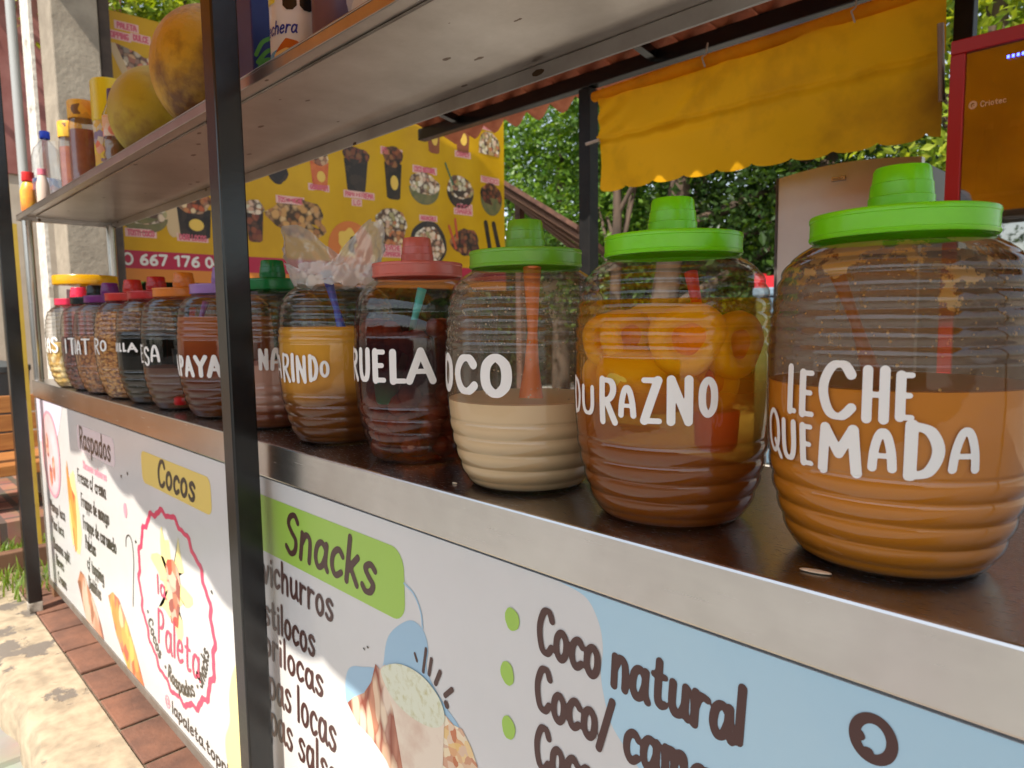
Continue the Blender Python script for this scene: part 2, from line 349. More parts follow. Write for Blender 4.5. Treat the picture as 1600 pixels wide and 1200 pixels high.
GL = {
 'A': (52, '~0,0 4,45 14,85 26,100 38,85 48,45 52,0|5,34 47,34'), '^': (60, '0,0 30,100 60,0|12,32 48,32'),
 'B': (50, '6,0 6,100|~6,100 38,95 42,72 30,54 6,52|~6,52 42,48 48,24 36,2 6,0'), 'C': (52, '~50,80 38,98 18,95 4,66 4,36 16,6 36,1 52,18'),
 'D': (54, '6,0 6,100|~6,100 38,88 53,50 38,10 6,0'), 'E': (46, '44,100 6,100|6,100 6,0|6,0 46,0|6,52 38,52'), 'F': (44, '6,0 6,100|6,100 44,100|6,52 36,52'),
 'G': (54, '~50,82 36,98 16,92 4,62 4,36 18,5 38,2 50,20 50,42|50,42 32,42'), 'H': (53, '5,0 5,100|48,0 48,100|5,50 48,50'), 'I': (10, '5,0 5,100'),
 'J': (40, '~36,100 36,26 28,4 14,2 4,20'), 'K': (48, '6,0 6,100|44,100 6,46|16,58 46,0'), 'L': (46, '6,100 6,0|6,0 46,0'), 'M': (68, '4,0 10,100|10,100 34,42|34,42 58,100|58,100 64,0'),
 'N': (54, '5,0 5,100|5,100 49,0|49,0 49,100'), 'O': (54, '~27,100 8,82 3,50 8,18 27,0 46,18 51,50 46,82 27,100'), 'P': (48, '6,0 6,100|~6,100 36,97 46,75 34,52 6,46'),
 'Q': (56, '~27,100 8,82 3,50 8,18 27,0 46,18 51,50 46,82 27,100|34,26 58,-12'), 'R': (50, '6,0 6,100|~6,100 38,96 46,76 34,56 6,48|22,50 50,0'),
 'S': (48, '~45,84 30,99 12,92 6,74 22,55 42,38 42,12 24,0 3,14'), 'T': (52, '0,100 52,100|26,100 26,0'), 'U': (54, '~5,100 5,38 12,8 27,0 42,8 49,38 49,100'),
 'V': (50, '0,100 25,0|25,0 50,100'), 'X': (48, '0,0 48,100|0,100 48,0'), 'Y': (54, '2,100 27,50|52,100 27,50|27,50 27,0'), 'Z': (54, '4,100 48,100|48,100 4,0|4,0 52,0'),
 'a': (50, '~42,48 24,62 8,50 4,22 16,1 32,8 43,34|~43,60 43,18 52,1'), 'b': (48, '6,100 6,0|~6,46 24,62 42,48 44,20 26,0 6,10'), 'c': (40, '~40,50 24,62 6,46 5,18 20,0 40,12'),
 'd': (50, '~42,48 24,62 8,50 4,22 16,1 32,8 43,34|43,100 43,0'), 'e': (44, '~6,32 36,36 36,54 22,62 7,46 5,18 20,0 42,12'), 'f': (38, '~40,92 28,100 18,84 18,0|4,58 34,58'),
 'g': (48, '~42,48 24,62 8,50 4,22 16,1 32,8 43,34|~43,60 43,-8 28,-30 6,-20'), 'h': (48, '6,100 6,0|~6,38 22,62 38,54 42,28 42,0'), 'i': (14, '7,60 7,0|7,84 7,86'),
 'k': (44, '6,100 6,0|38,62 8,26|16,34 42,0'), 'l': (14, '7,100 7,0'), 'm': (66, '6,60 6,0|~6,38 18,60 30,52 32,0|~32,38 46,62 58,52 60,0'), 'n': (48, '6,62 6,0|~6,36 22,62 38,54 42,28 42,0'),
 'o': (46, '~23,62 6,46 6,16 23,0 40,16 40,46 23,62'), 'p': (48, '6,60 6,-34|~6,46 24,62 42,48 44,20 26,0 6,10'), 'r': (38, '6,62 6,0|~6,34 18,58 38,56'),
 's': (40, '~38,52 22,62 7,50 20,34 36,20 30,3 14,0 2,10'), 't': (40, '~18,88 18,18 26,1 40,6|3,60 36,60'), 'u': (50, '~6,60 6,20 16,1 32,6 43,26|~43,60 43,16 51,1'), 'v': (42, '2,60 21,0|21,0 40,60'),
 'z': (42, '4,60 38,60|38,60 4,0|4,0 40,0'), '/': (40, '0,-10 38,105'), '.': (12, '6,0 6,3'), '0': (54, '~27,100 8,82 3,50 8,18 27,0 46,18 51,50 46,82 27,100'),
 '1': (34, '6,80 26,100|26,100 26,0'), '4': (50, '40,0 40,100|40,100 2,28|2,28 52,28'), '6': (50, '~42,96 18,78 5,36 12,6 28,0 44,12 44,38 28,54 8,38'), '7': (50, '3,100 48,100|48,100 20,0'),
 '@': (80, '~52,60 36,66 24,44 34,26 50,34 54,62|~54,62 54,30 66,22 76,48 64,86 38,98 10,80 2,44 18,6 44,-4 64,4'), '*': (14, '~7,40 2,34 7,28 12,34 7,40'),
}
def glyph(ch):
    w_, s = GL[ch]; out = []
    for st in s.split('|'):
        sm = st[0] == '~'; pts = [tuple(float(q) / 100 for q in p.split(',')) for p in st.lstrip('~').split()]
        out.append(spline(pts) if sm else [np.array(p) for p in pts])
    return w_ / 100, out
def text_strokes(s, x, y, cap, r, gap=.14, width=None, slant=0, wob=0, rng=None):
    """lay a line of lettering starting at (x, y); width squeezes it to a given length"""
    items = []; cx = 0
    for ch in s:
        if ch == ' ': cx += .34; continue
        w_, st = glyph(ch); items.append((cx, st, (rng.uniform(-wob, wob) if rng else 0))); cx += w_ + gap
    tot = max(cx - gap, .01); sx = cap if width is None else (width - 2 * r) / tot
    return [([(x + r + (cx_ + p[0]) * sx + slant * p[1] * cap, y + (p[1] + dy) * cap) for p in pl], r) for cx_, st, dy in items for pl in st]
def print_on(name, strokes, mat, parent, mapf, h=None, contrast=0):
    r = min(q[1] for q in strokes); h = h or max(r / 1.9, .0009)
    vs, fs = field(strokes, h, contrast)
    mb = MB(); mb.add([mapf(u, v) for u, v in vs], fs)
    return obj(name, mb, mat, parent)
def fan(name, pts, mat, parent, mapf):
    n = len(pts); cx = sum(p[0] for p in pts) / n; cz = sum(p[1] for p in pts) / n
    mb = MB(); mb.add([mapf(*p) for p in pts] + [mapf(cx, cz)], [(i, (i + 1) % n, n) for i in range(n)])
    return obj(name, mb, mat, parent)
def blob(cx, cz, w_, h_, n=28, j=.06, seed=0, p=2):
    rg = random.Random(seed); ph = [rg.uniform(0, 6.3) for _ in range(4)]; out = []
    for k in range(n):
        a = 2 * math.pi * k / n; f = 1 + j * (math.sin(2 * a + ph[0]) + math.sin(3 * a + ph[1]) + .7 * math.sin(5 * a + ph[2]) + .5 * math.sin(9 * a + ph[3]))
        ca, sa = math.cos(a), math.sin(a)
        out.append((cx + w_ / 2 * f * math.copysign(abs(ca) ** (2 / p), ca), cz + h_ / 2 * f * math.copysign(abs(sa) ** (2 / p), sa)))
    return out

STEEL = steel_mat('brushed_steel', (.62, .58, .53), .27, (.5, .46, .42), (1, 22, 22), bump=.04)
STEEL_LIP = steel_mat('brushed_steel_edge', (.69, .675, .66), .23, (.50, .48, .46), (.25, 9, 9), bump=.008)
STEEL_TOP = steel_mat('worn_steel_top', (.62, .57, .53), .24, (.46, .41, .37), (1.5, 14, 14), bump=.06)
STEEL_UNDER = steel_mat('stained_steel', (.50, .47, .44), .30, (.33, .29, .26), (2, 10, 10), bump=.05, specks=16)
BLACK = pbr('black_paint', (.006, .006, .0065), .24, spec=.55, bump=.03, bscale=60, c2=(.012, .0115, .011), scale=20)
BLACKM = pbr('matt_black_paint', (.008, .008, .008), .55, spec=.3, c2=(.014, .013, .012), scale=20)
WHITE_PANEL = pbr('glossy_white_print', (.68, .67, .655), .22, c2=(.64, .63, .61), scale=3, spec=.45)
WHITE_VINYL = pbr('white_vinyl', (.84, .82, .79), .38)
BROWN_INK = pbr('brown_ink', (.075, .03, .026), .3)
DARK_INK = pbr('dark_ink', (.05, .045, .035), .3)
PINK_INK = pbr('pink_ink', (.72, .06, .14), .3)

# ------------------------------------------------------------------ the steel snack counter with its shelf and printed front
counter = thing('snack_counter', 'long stainless steel snack counter with white printed front panels and a shelf', 'counter', (-1.7, .22, -1.0))
b = MB(); pf = [(.47, 0), (0, 0), (0, -.074), (.012, -.074), (.012, -.012), (.47, -.012)]; b.add([(x, y, z) for x in (-3.72, 1.5) for y, z in pf], [(0, 6, 7, 1)]); b.cur = 1
b.add([(x, y, z) for x in (-3.72, 1.5) for y, z in pf], [(k, k + 6, (k + 1) % 6 + 6, (k + 1) % 6) for k in range(1, 6)] + [(0, 1, 2, 3, 4, 5), (11, 10, 9, 8, 7, 6)])
b.v = b.v[:12]; b.f = [tuple(i % 12 for i in f) for f in b.f]; b.box(-3.72, -3.708, .0125, .47, -.074, -.0125); b.box(-3.7075, 1.5, .458, .47, -.074, -.0125)
obj('countertop', b, [STEEL_TOP, STEEL_LIP], counter, bevel=.0035)
b = MB(); b.box(-3.78, .7, 0, .385, .7295, .7335); b.box(-3.78, .7, 0, .004, .708, .729); b.box(-3.78, .7, .381, .385, .700, .729); b.box(-3.78, -3.776, .0045, .3805, .708, .729)
b.box(-3.7, .7, .06, .064, .724, .7292)
shelf = obj('display_shelf', b, STEEL_UNDER, counter, bevel=.0015)
for (x, y) in ((-3.73, .03), (-3.73, .36), (.6, .36)):
    obj('shelf_support', MB().tube([(x, y, .001), (x, y, .7075)], .02, 14), STEEL, counter, smooth=True)
RUST = pbr('rusty_brown_steel', (.13, .06, .03), .7, c2=(.3, .15, .07), scale=14, bump=.3)
for (x, y) in ((-3.69, .03), (-3.69, .43), (-1.45, .03), (-1.45, .43), (1.3, .03), (1.3, .43)):
    obj('leg', MB().box(x - .02, x + .02, y - .02, y + .02, -1.0, -.0745), RUST, counter, bevel=.003)
RAIL = pbr('grey_rail', (.33, .31, .28), .45, metal=.6, c2=(.24, .2, .16), scale=10)
b = MB(); b.box(-3.70, 1.5, .002, .024, -.940, -.9105); b.box(-3.708, -3.690, .002, .024, -.91, -.079)
obj('panel_rail', b, RAIL, counter, bevel=.002)
obj('back_panel', MB().box(-3.7, 1.5, .462, .468, -.94, -.0745), RAIL, counter)
YP = .006
def PM(d):                                         # map panel (x, z) to the stall, d = printing layer
    return lambda u, v: (u, YP - .0006 * d, v)
pl = obj('front_panel', MB().box(-3.688, -1.512, YP, YP + .01, -.910, -.0785), WHITE_PANEL, counter)
pr = obj('front_panel', MB().box(-1.508, 1.5, YP, YP + .01, -.910, -.0785), WHITE_PANEL, counter)
GREEN_P = pbr('green_print', (.36, .58, .09), .28); YEL_P = pbr('yellow_print', (.80, .60, .16), .28); PYEL = pbr('pale_yellow_print', (.86, .74, .34), .28)
BLUE_P = pbr('pale_blue_print', (.42, .63, .76), .25, c2=(.46, .66, .77), scale=3); BLUE_D = pbr('soft_blue_print', (.34, .53, .68), .28)
ROSE = pbr('pale_rose_print', (.78, .68, .70), .28); LILAC = pbr('lilac_print', (.78, .72, .84), .28); ROSEP = pbr('rose_pink_print', (.84, .34, .42), .3)
rg = random.Random(3)
def pill(name, x0, x1, z0, z1, mat, par, d=1):
    r = (z1 - z0) / 2; k = .55; r2 = r * k
    pts = []
    for cx, cz, a0 in ((x1 - r2, z1 - r2, 90), (x1 - r2, z0 + r2, 0), (x0 + r2, z0 + r2, -90), (x0 + r2, z1 - r2, -180)):
        pts += [(cx + r2 * math.cos(R(a0 - t)), cz + r2 * math.sin(R(a0 - t))) for t in range(0, 91, 15)]
    return fan(name, pts, mat, par, PM(d))
def line(s, x0, x1, zb, cap, r, mat, par, d=2, slant=.06, wob=.03, contrast=.12, name='lettering'):
    st = text_strokes(s, x0, zb, cap, r, width=x1 - x0, slant=slant, wob=wob, rng=rg)
    return print_on(name, st, mat, par, PM(d), contrast=contrast)
# right panel -----------------------------------------------------------------
wave = spline([(-.56, -.0787), (-.518, -.086), (-.498, -.11), (-.491, -.14), (-.494, -.175), (-.489, -.202), (-.479, -.23), (-.46, -.25), (-.43, -.275), (-.37, -.33), (-.33, -.42), (-.36, -.55), (-.30, -.68), (-.33, -.80), (-.28, -.9095)], 8)
mb = MB(); n = len(wave); mb.add([PM(1)(p[0], min(p[1], -.0787)) for p in wave] + [PM(1)(1.499, min(p[1], -.0787)) for p in wave], [(i, i + 1, n + i + 1, n + i) for i in range(n - 1)])
obj('blue_field', mb, BLUE_P, pr)
pill('green_band', -1.50, -.893, -.24, -.117, GREEN_P, pr)
line('Snacks', -1.312, -.978, -.215, .083, .0062, BROWN_INK, pr, slant=.22, wob=.02)
line('Cevichurros', -1.500, -1.122, -.309, .062, .0043, BROWN_INK, pr)
line('Tostilocos', -1.500, -1.198, -.405, .062, .0043, BROWN_INK, pr)
line('Dorilocas', -1.480, -1.172, -.478, .062, .0043, BROWN_INK, pr)
line('Papas locas', -1.500, -1.130, -.570, .075, .0043, BROWN_INK, pr)
line('Papas salsa', -1.500, -1.130, -.655, .075, .0043, BROWN_INK, pr)
line('Coco natural', -.601, -.310, -.182, .058, .0045, BROWN_INK, pr, wob=.04)
line('Coco/ camaron', -.606, -.270, -.262, .058, .0045, BROWN_INK, pr, wob=.04)
line('Coco preparado', -.608, -.262, -.340, .058, .0045, BROWN_INK, pr, wob=.04)
for (x, z) in ((-.645, -.154), (-.656, -.234), (-.655, -.312)):
    fan('bullet', blob(x, z, .027, .033, 20, .03, int(-x * 1000)), GREEN_P, pr, PM(2))
ring_ = lambda cx, cz, a, b_, n=40: [(cx + a * math.cos(2 * math.pi * k / n), cz + b_ * math.sin(2 * math.pi * k / n)) for k in range(n + 1)]
print_on('eye_mark', [(ring_(-.1925, -.121, .0155, .0185), .0048), ([(-.204, -.121), (-.203, -.1225)], .0042), ([(-.197, -.1345), (-.1955, -.1345)], .0042)], BROWN_INK, pr, PM(2), h=.0011)
fan('blue_blob', [tuple(p) for p in spline([(-.96, -.36), (-.958, -.32), (-.945, -.28), (-.915, -.25), (-.875, -.228), (-.845, -.236), (-.834, -.262), (-.838, -.30), (-.80, -.335), (-.76, -.36), (-.745, -.40), (-.80, -.42), (-.9, -.42), (-.96, -.36)], 6)], BLUE_D, pr, PM(1))
fan('blue_blob', [tuple(p) for p in spline([(-1.088, -.41), (-1.07, -.378), (-1.03, -.362), (-.985, -.352), (-1.0, -.40), (-1.04, -.44), (-1.085, -.452), (-1.088, -.41)], 6)], BLUE_D, pr, PM(1))
print_on('thin_arc', [(spline([(-.893, -.172), (-.868, -.182), (-.851, -.205), (-.847, -.232)]), .0018)], BLUE_D, pr, PM(1.5))
print_on('burst', [([(-.869, -.281), (-.864, -.291)], .0028), ([(-.839, -.263), (-.848, -.303)], .0033), ([(-.826, -.275), (-.833, -.302)], .0036), ([(-.805, -.288), (-.817, -.311)], .0042), ([(-.777, -.305), (-.794, -.321)], .0042), ([(-.792, -.333), (-.7905, -.336)], .005)], BROWN_INK, pr, PM(2))
MEAT = chunk_mat('cured_meat_print', [(.38, .08, .04), (.62, .26, .15), (.86, .70, .52), (.80, .55, .36), (.48, .12, .07), (.88, .76, .60)], 42, bump=0, rough=.25, stretch=(1, 1, .35), gap=(.30, .07, .04))
MEAT2 = chunk_mat('snack_print', [(.70, .30, .10), (.86, .72, .5), (.55, .16, .06), (.88, .78, .58), (.80, .50, .16)], 70, bump=0, rough=.25)
COCO_P = pbr('coconut_print', (.83, .70, .56), .25, c2=(.60, .36, .26), scale=7, lo=.5, hi=.75)
GRATED = pbr('grated_coconut_print', (.74, .76, .60), .25, c2=(.55, .52, .26), scale=75, lo=.5, hi=.72)
fan('food_picture', [(-1.083, -.45), (-1.06, -.43), (-1.025, -.408), (-1.0, -.378), (-.985, -.34), (-.972, -.345), (-.955, -.33), (-.94, -.38), (-.905, -.42), (-.90, -.53), (-.935, -.53), (-.96, -.505), (-1.005, -.484), (-1.05, -.476)], MEAT, pr, PM(2))
fan('food_picture', [(-.81, -.36), (-.795, -.352), (-.775, -.36), (-.755, -.358), (-.735, -.378), (-.722, -.40), (-.712, -.45), (-.74, -.52), (-.82, -.53), (-.83, -.45)], MEAT2, pr, PM(2))
fan('food_picture', [(-.962, -.352), (-.935, -.40), (-.91, -.50), (-.905, -.54), (-.81, -.54), (-.803, -.44), (-.796, -.36), (-.87, -.33)], COCO_P, pr, PM(3))
fan('food_picture', [tuple(p) for p in spline([(-.967, -.348), (-.944, -.326), (-.903, -.311), (-.852, -.310), (-.812, -.326), (-.795, -.350), (-.801, -.371), (-.83, -.387), (-.881, -.392), (-.934, -.381), (-.967, -.348)], 5)], GRATED, pr, PM(4))
for (x, z) in ((-1.02, -.325), (-1.008, -.318), (-.16, -.285), (-.55, -.35)):
    fan('speck', blob(x, z, .006, .005, 9, .2, int(-x * 999)), DARK_INK, pr, PM(2))
# left panel ------------------------------------------------------------------
pill('yellow_band', -2.222, -1.690, -.222, -.126, YEL_P, pl)
line('Cocos', -2.085, -1.795, -.205, .072, .0066, DARK_INK, pl, slant=.2, wob=.02)
pill('rose_band', -2.985, -2.498, -.222, -.124, ROSE, pl)
line('Raspados', -2.955, -2.545, -.208, .078, .0056, DARK_INK, pl, slant=.1)
line('Nuevos sabores', -2.925, -2.615, -.283, .026, .0036, ROSEP, pl, slant=0)
for s, x0, x1, z in (('Fresas c/ crema', -3.025, -2.638, -.350), ('Frappe de mango', -2.998, -2.62, -.440), ('Frappe de caramelo', -2.992, -2.555, -.525), ('Paletas', -2.978, -2.83, -.600), ('c/ topping', -2.974, -2.745, -.680), ('Diablitos', -2.972, -2.80, -.757)):
    line(s, x0, x1, z, .050, .0034, DARK_INK, pl)
for s, x0, x1, z in (('Mango loca', -3.565, -3.29, -.563), ('Pina loca', -3.562, -3.335, -.640), ('Banana split', -3.552, -3.255, -.735), ('Nieves', -3.532, -3.385, -.803), ('Cremas', -3.52, -3.36, -.878)):
    line(s, x0, x1, z, .048, .0033, DARK_INK, pl)
# round logo badge: scalloped ring, splash, cup and script
rp = []; n = 18
for k in range(n * 8 + 1):
    a = 2 * math.pi * k / (n * 8); rr = 1 + .026 * math.cos(n * a) + .012 * math.cos(2 * n * a + 1.1)
    rp.append((-2.022 + .296 * rr * math.cos(a), -.550 + .268 * rr * math.sin(a)))
print_on('badge_ring', [(rp, .0085)], PINK_INK, pl, PM(1), contrast=.25)
sp = [(-2.022 + (.115 + .05 * math.cos(6 * a + 1) + .03 * math.cos(11 * a)) * .95 * math.cos(a), -.475 + (.115 + .04 * math.cos(6 * a + 1) + .028 * math.cos(11 * a + 2)) * math.sin(a)) for a in [2 * math.pi * k / 60 for k in range(60)]]
fan('yellow_splash', sp, PYEL, pl, PM(1))
CUPP = chunk_mat('dessert_print', [(.45, .05, .04), (.65, .12, .06), (.85, .55, .4), (.30, .06, .05), (.75, .30, .16)], 26, bump=0, rough=.3)
fan('dessert_cup', [(-2.06, -.44), (-2.04, -.415), (-1.995, -.405), (-1.955, -.42), (-1.945, -.46), (-1.965, -.54), (-1.985, -.60), (-2.04, -.60), (-2.055, -.53)], CUPP, pl, PM(2))
line('la', -2.15, -2.07, -.54, .055, .0042, PINK_INK, pl, d=3, name='badge_script')
line('Paleta', -2.175, -1.835, -.700, .105, .0052, PINK_INK, pl, d=3, slant=.15, name='badge_script')
def arc_text(s, cx, cz, rad, a0, a1, cap, r, mat, par, d=3):
    w_ = abs(R(a1 - a0)) * rad; st = text_strokes(s, 0, 0, cap, r, width=w_); out = []
    for pts, rr in st:
        q = []
        for p in pts:
            a = R(a0) + (R(a1) - R(a0)) * p[0] / w_; q.append((cx + (rad - p[1]) * math.cos(a), cz + (rad - p[1]) * math.sin(a) * .93))
        out.append((q, rr))
    print_on('badge_lettering', out, mat, par, PM(d))
arc_text('* Cocos', -2.022, -.548, .262, 200, 238, .045, .0034, DARK_INK, pl)
arc_text('* Raspados', -2.022, -.548, .262, 246, 303, .045, .0034, DARK_INK, pl)
arc_text('* Snacks', -2.022, -.548, .262, 310, 350, .045, .0034, DARK_INK, pl)
print_on('handle_icon', [(ring_(-2.118, -.868, .018, .018), .0028), (ring_(-2.118, -.868, .008, .008), .0024)], ROSEP, pl, PM(2))
line('lapaleta.topping', -2.085, -1.60, -.886, .036, .0034, DARK_INK, pl)
fan('yellow_blob', [tuple(p) for p in spline([(-1.5125, -.50), (-1.56, -.53), (-1.615, -.59), (-1.645, -.66), (-1.65, -.73), (-1.685, -.79), (-1.68, -.85), (-1.64, -.9095), (-1.5125, -.9095), (-1.5125, -.50)], 5)], PYEL, pl, PM(1))
fan('lilac_blob', [(-3.6875, -.079), (-3.20, -.079), (-3.24, -.13), (-3.30, -.20), (-3.40, -.25), (-3.52, -.28), (-3.6875, -.27)], LILAC, pl, PM(1))
fan('oval_picture', ring_(-3.465, -.305, .155, .182)[:-1], pbr('pale_pink_print', (.84, .66, .70), .28, c2=(.78, .5, .5), scale=9), pl, PM(2))
print_on('oval_ring', [(ring_(-3.465, -.305, .155, .182), .008)], ROSEP, pl, PM(3), contrast=.3)
for (x, z, s_) in ((-3.52, -.27, 5), (-3.43, -.36, 6), (-3.49, -.40, 7)): fan('sundae', blob(x, z, .05, .10, 20, .08, s_), CUPP, pl, PM(3))
ORP = chunk_mat('mango_cup_print', [(.75, .25, .05), (.85, .5, .12), (.62, .08, .05), (.88, .66, .35)], 24, bump=0, rough=.3, stretch=(1, 1, .5))
BRP = chunk_mat('chocolate_cup_print', [(.25, .09, .05), (.5, .2, .1), (.75, .5, .38), (.33, .1, .06)], 22, bump=0, rough=.3, stretch=(1, 1, .4))
fan('yellow_glow', blob(-3.12, -.50, .16, .36, 24, .1, 3), PYEL, pl, PM(1))
fan('dessert_cup', [(-3.205, -.33), (-3.185, -.29), (-3.17, -.35), (-3.135, -.40), (-3.085, -.42), (-3.09, -.52), (-3.115, -.64), (-3.15, -.66), (-3.175, -.55), (-3.20, -.46)], ORP, pl, PM(2))
fan('dessert_cup', [(-3.15, -.78), (-3.09, -.72), (-3.03, -.725), (-2.96, -.77), (-2.90, -.80), (-2.83, -.86), (-2.80, -.9085), (-3.05, -.9085)], BRP, pl, PM(2))
fan('dessert_cup', [(-2.70, -.71), (-2.64, -.68), (-2.57, -.685), (-2.48, -.75), (-2.41, -.82), (-2.34, -.9085), (-2.52, -.9085), (-2.63, -.83)], ORP, pl, PM(2))
fan('pink_dot', blob(-2.42, -.347, .036, .05, 16, .02, 2), ROSEP, pl, PM(2))
print_on('cane_outline', [(spline([(-2.44, -.47), (-2.43, -.44), (-2.40, -.425), (-2.37, -.44), (-2.365, -.50), (-2.385, -.58), (-2.405, -.66)]), .0026)], DARK_INK, pl, PM(2))
for (x, z) in ((-2.37, -.22), (-1.72, -.42), (-2.33, -.43), (-2.44, -.24)): fan('speck', blob(x, z, .012, .012, 9, .2, int(-x * 999)), DARK_INK, pl, PM(2))

# ------------------------------------------------------------------ black roof posts in front
for x, lab in ((-1.375, 'glossy black square post standing in front of the middle of the counter'), (-3.56, 'black square post at the far left end of the counter, peeling at its foot')):
    y0, y1 = (-.072, -.02) if x > -2 else (-.106, -.054)
    p = thing('roof_post', lab, 'post', (x, (y0 + y1) / 2, -1.0), 'black posts along the counter')
    obj('shaft', MB().box(x - .025, x + .025, y0, y1, -.955, 1.78), BLACK, p, bevel=.004)
    obj('foot', MB().box(x - .025, x + .025, y0, y1, -1.0, -.9555), pbr('peeling_white', (.5, .45, .38), .8, c2=(.1, .08, .06), scale=30), p, bevel=.003)

# ------------------------------------------------------------------ barrel jars
ENV = [(0, .080), (.004, .086), (.015, .0945), (.04, .1045), (.081, .1145), (.12, .1193), (.162, .121), (.2, .1205), (.243, .1178), (.27, .1142), (.29, .1085), (.303, .1005), (.311, .0915), (.316, .0835), (.320, .0790), (.344, .0785)]
ez = np.array([e[0] for e in ENV]); er = np.array([e[1] for e in ENV])
def env(z):
    z = min(max(z, 0), .344); i = min(max(int(np.searchsorted(ez, z)) - 1, 0), len(ez) - 2)
    t = (z - ez[i]) / (ez[i + 1] - ez[i]); h = ez[i + 1] - ez[i]
    def sl(k):
        if k == 0 or k == len(ez) - 1: return 0 if k else (er[1] - er[0]) / (ez[1] - ez[0])
        a = (er[k] - er[k - 1]) / (ez[k] - ez[k - 1]); b_ = (er[k + 1] - er[k]) / (ez[k + 1] - ez[k]); return 0 if a * b_ <= 0 else 2 * a * b_ / (a + b_)
    m0, m1 = sl(i) * h, sl(i + 1) * h
    return er[i] * (2 * t ** 3 - 3 * t * t + 1) + m0 * (t ** 3 - 2 * t * t + t) + er[i + 1] * (-2 * t ** 3 + 3 * t * t) + m1 * (t ** 3 - t * t)
def rib(z, smooth_top=False):
    if .014 < z < .104: return .0030 * (abs(math.sin(math.pi * (z - .014) / .0225)) ** .7 - .55)
    if .204 < z < .302 and not smooth_top: return .0026 * (abs(math.sin(math.pi * (z - .204) / .0163)) ** .7 - .45)
    if .22 < z < .302 and smooth_top: return .0022 * (abs(math.sin(math.pi * (z - .22) / .041)) ** .6 - .5)
    return 0
def prof_r(z, st=False): return env(z) + rib(z, st)
def jar_mesh(st):
    zs = [0, .0015, .004, .008] + list(np.arange(.014, .106, .0016)) + list(np.arange(.108, .2, .006)) + list(np.arange(.202, .304, .00135)) + [.306, .308, .31, .312, .314, .316, .318, .32, .324, .33, .336, .344]
    mb = MB().lathe([(1e-4, .003), (.07, .003), (.078, .0)] + [(prof_r(z, st), z) for z in zs], 96)
    return mb
GLASS = thin_glass('clear_jar_plastic', (.97, .97, .96), (.55, .53, .48), f0=.05, rough=.025, bump=.12, bscale=28, rib=.75)
def lid_mesh():
    S_ = .965; p = [(1e-4, .3395), (.0815, .3395), (.0822, .3215), (.0855, .3215), (.0866, .3232), (.0866, .3255), (.0858, .3262), (.0858, .3405), (.0866, .3412), (.0866, .3440), (.0858, .3458), (.0835, .3463), (.0825, .3450), (.080, .3450), (.079, .3464), (.060, .3475), (.034, .3490), (.0312, .3500), (.0305, .3510), (.0297, .3620), (.0288, .3627), (.0286, .3640), (.0278, .3750), (.0268, .3757), (.0266, .3770), (.0256, .3880), (.024, .3910), (.019, .3918), (1e-4, .3920)]
    return MB().lathe([(max(r * S_, 1e-4) if r > .03 else r, z) for r, z in p], 72)
def lidmat(c): return pbr('lid_plastic', c, .24, sss=.12, spec=.55, c2=[x * .84 for x in c], scale=7, lo=.35, hi=.62, trans=.28, bump=.05, bscale=60, detail=9)
def letters_on(jar, items, R_scale, mat=WHITE_VINYL, contrast=.22, h=.0013):
    """items: (char, angle from, angle to, z from, z to, stroke radius); white vinyl letters wrapped on the jar"""
    for ch, a0, a1, z0, z1, r in items:
        w_, st = glyph(ch); u0, u1 = R(a0) * .121, R(a1) * .121; S = []; r *= .80
        for plh in st:
            S.append(([(u0 + r + p[0] / w_ * (u1 - u0 - 2 * r), z0 + r + p[1] * (z1 - z0 - 2 * r)) for p in plh], r))
        vs, fs = field(S, h, contrast); mb = MB(); out = []
        for u, z in vs:
            a = u / .121; rr = (prof_r(z) + .0007) * R_scale; out.append((rr * math.sin(a), -rr * math.cos(a), z))
        mb.add(out, fs); obj('letter', mb, mat, jar, local=True)
def drink(jar, level, mat, z0=.0035, top=None, inset=.0022, st=False, wob=None, name='drink'):
    zs = [z0 + .002] + [z for z in np.arange(.008, level, .0027)] + [level]
    pr_ = [(1e-4, z0)] + [(prof_r(z, st) - inset, z) for z in zs] + [(1e-4, level + (top or 0))]
    return obj(name, MB().lathe(pr_, 72, wob=wob), mat, jar, smooth=True, local=True, sharp=50)
JM = {}
def make_jar(x, y, label, lid_c, scale=1.0, st=False):
    j = thing('barrel_jar', label, 'jar', (x, y, .0008), 'barrel jars of drinks and toppings on the counter')
    if st not in JM:
        o = obj('clear_body', jar_mesh(st), GLASS, j, smooth=True, local=True, sharp=180); JM[st] = o.data
    else: o = link('clear_body', JM[st], j)
    if lid_c:
        if 'lid' not in JM: l = obj('lid', lid_mesh(), lidmat(lid_c), j, smooth=True, local=True, sharp=35); JM['lid'] = l.data
        else:
            l = link('lid', JM['lid'], j); l.material_slots[0].link = 'OBJECT'; l.material_slots[0].material = lidmat(lid_c)
    if scale != 1: j.scale = (scale, scale, 1)
    return j
G1 = (.29, .92, .008)
def seq(s, a0, a1, z0, z1, r, gap=1.5):
    w_ = (a1 - a0 + gap) / len(s); return [(ch, a0 + i * w_, a0 + i * w_ + (w_ - gap) * (1 if ch != 'I' else .45), z0, z1, r) for i, ch in enumerate(s)]
LJ = 'barrel jars of drinks and toppings on the counter'
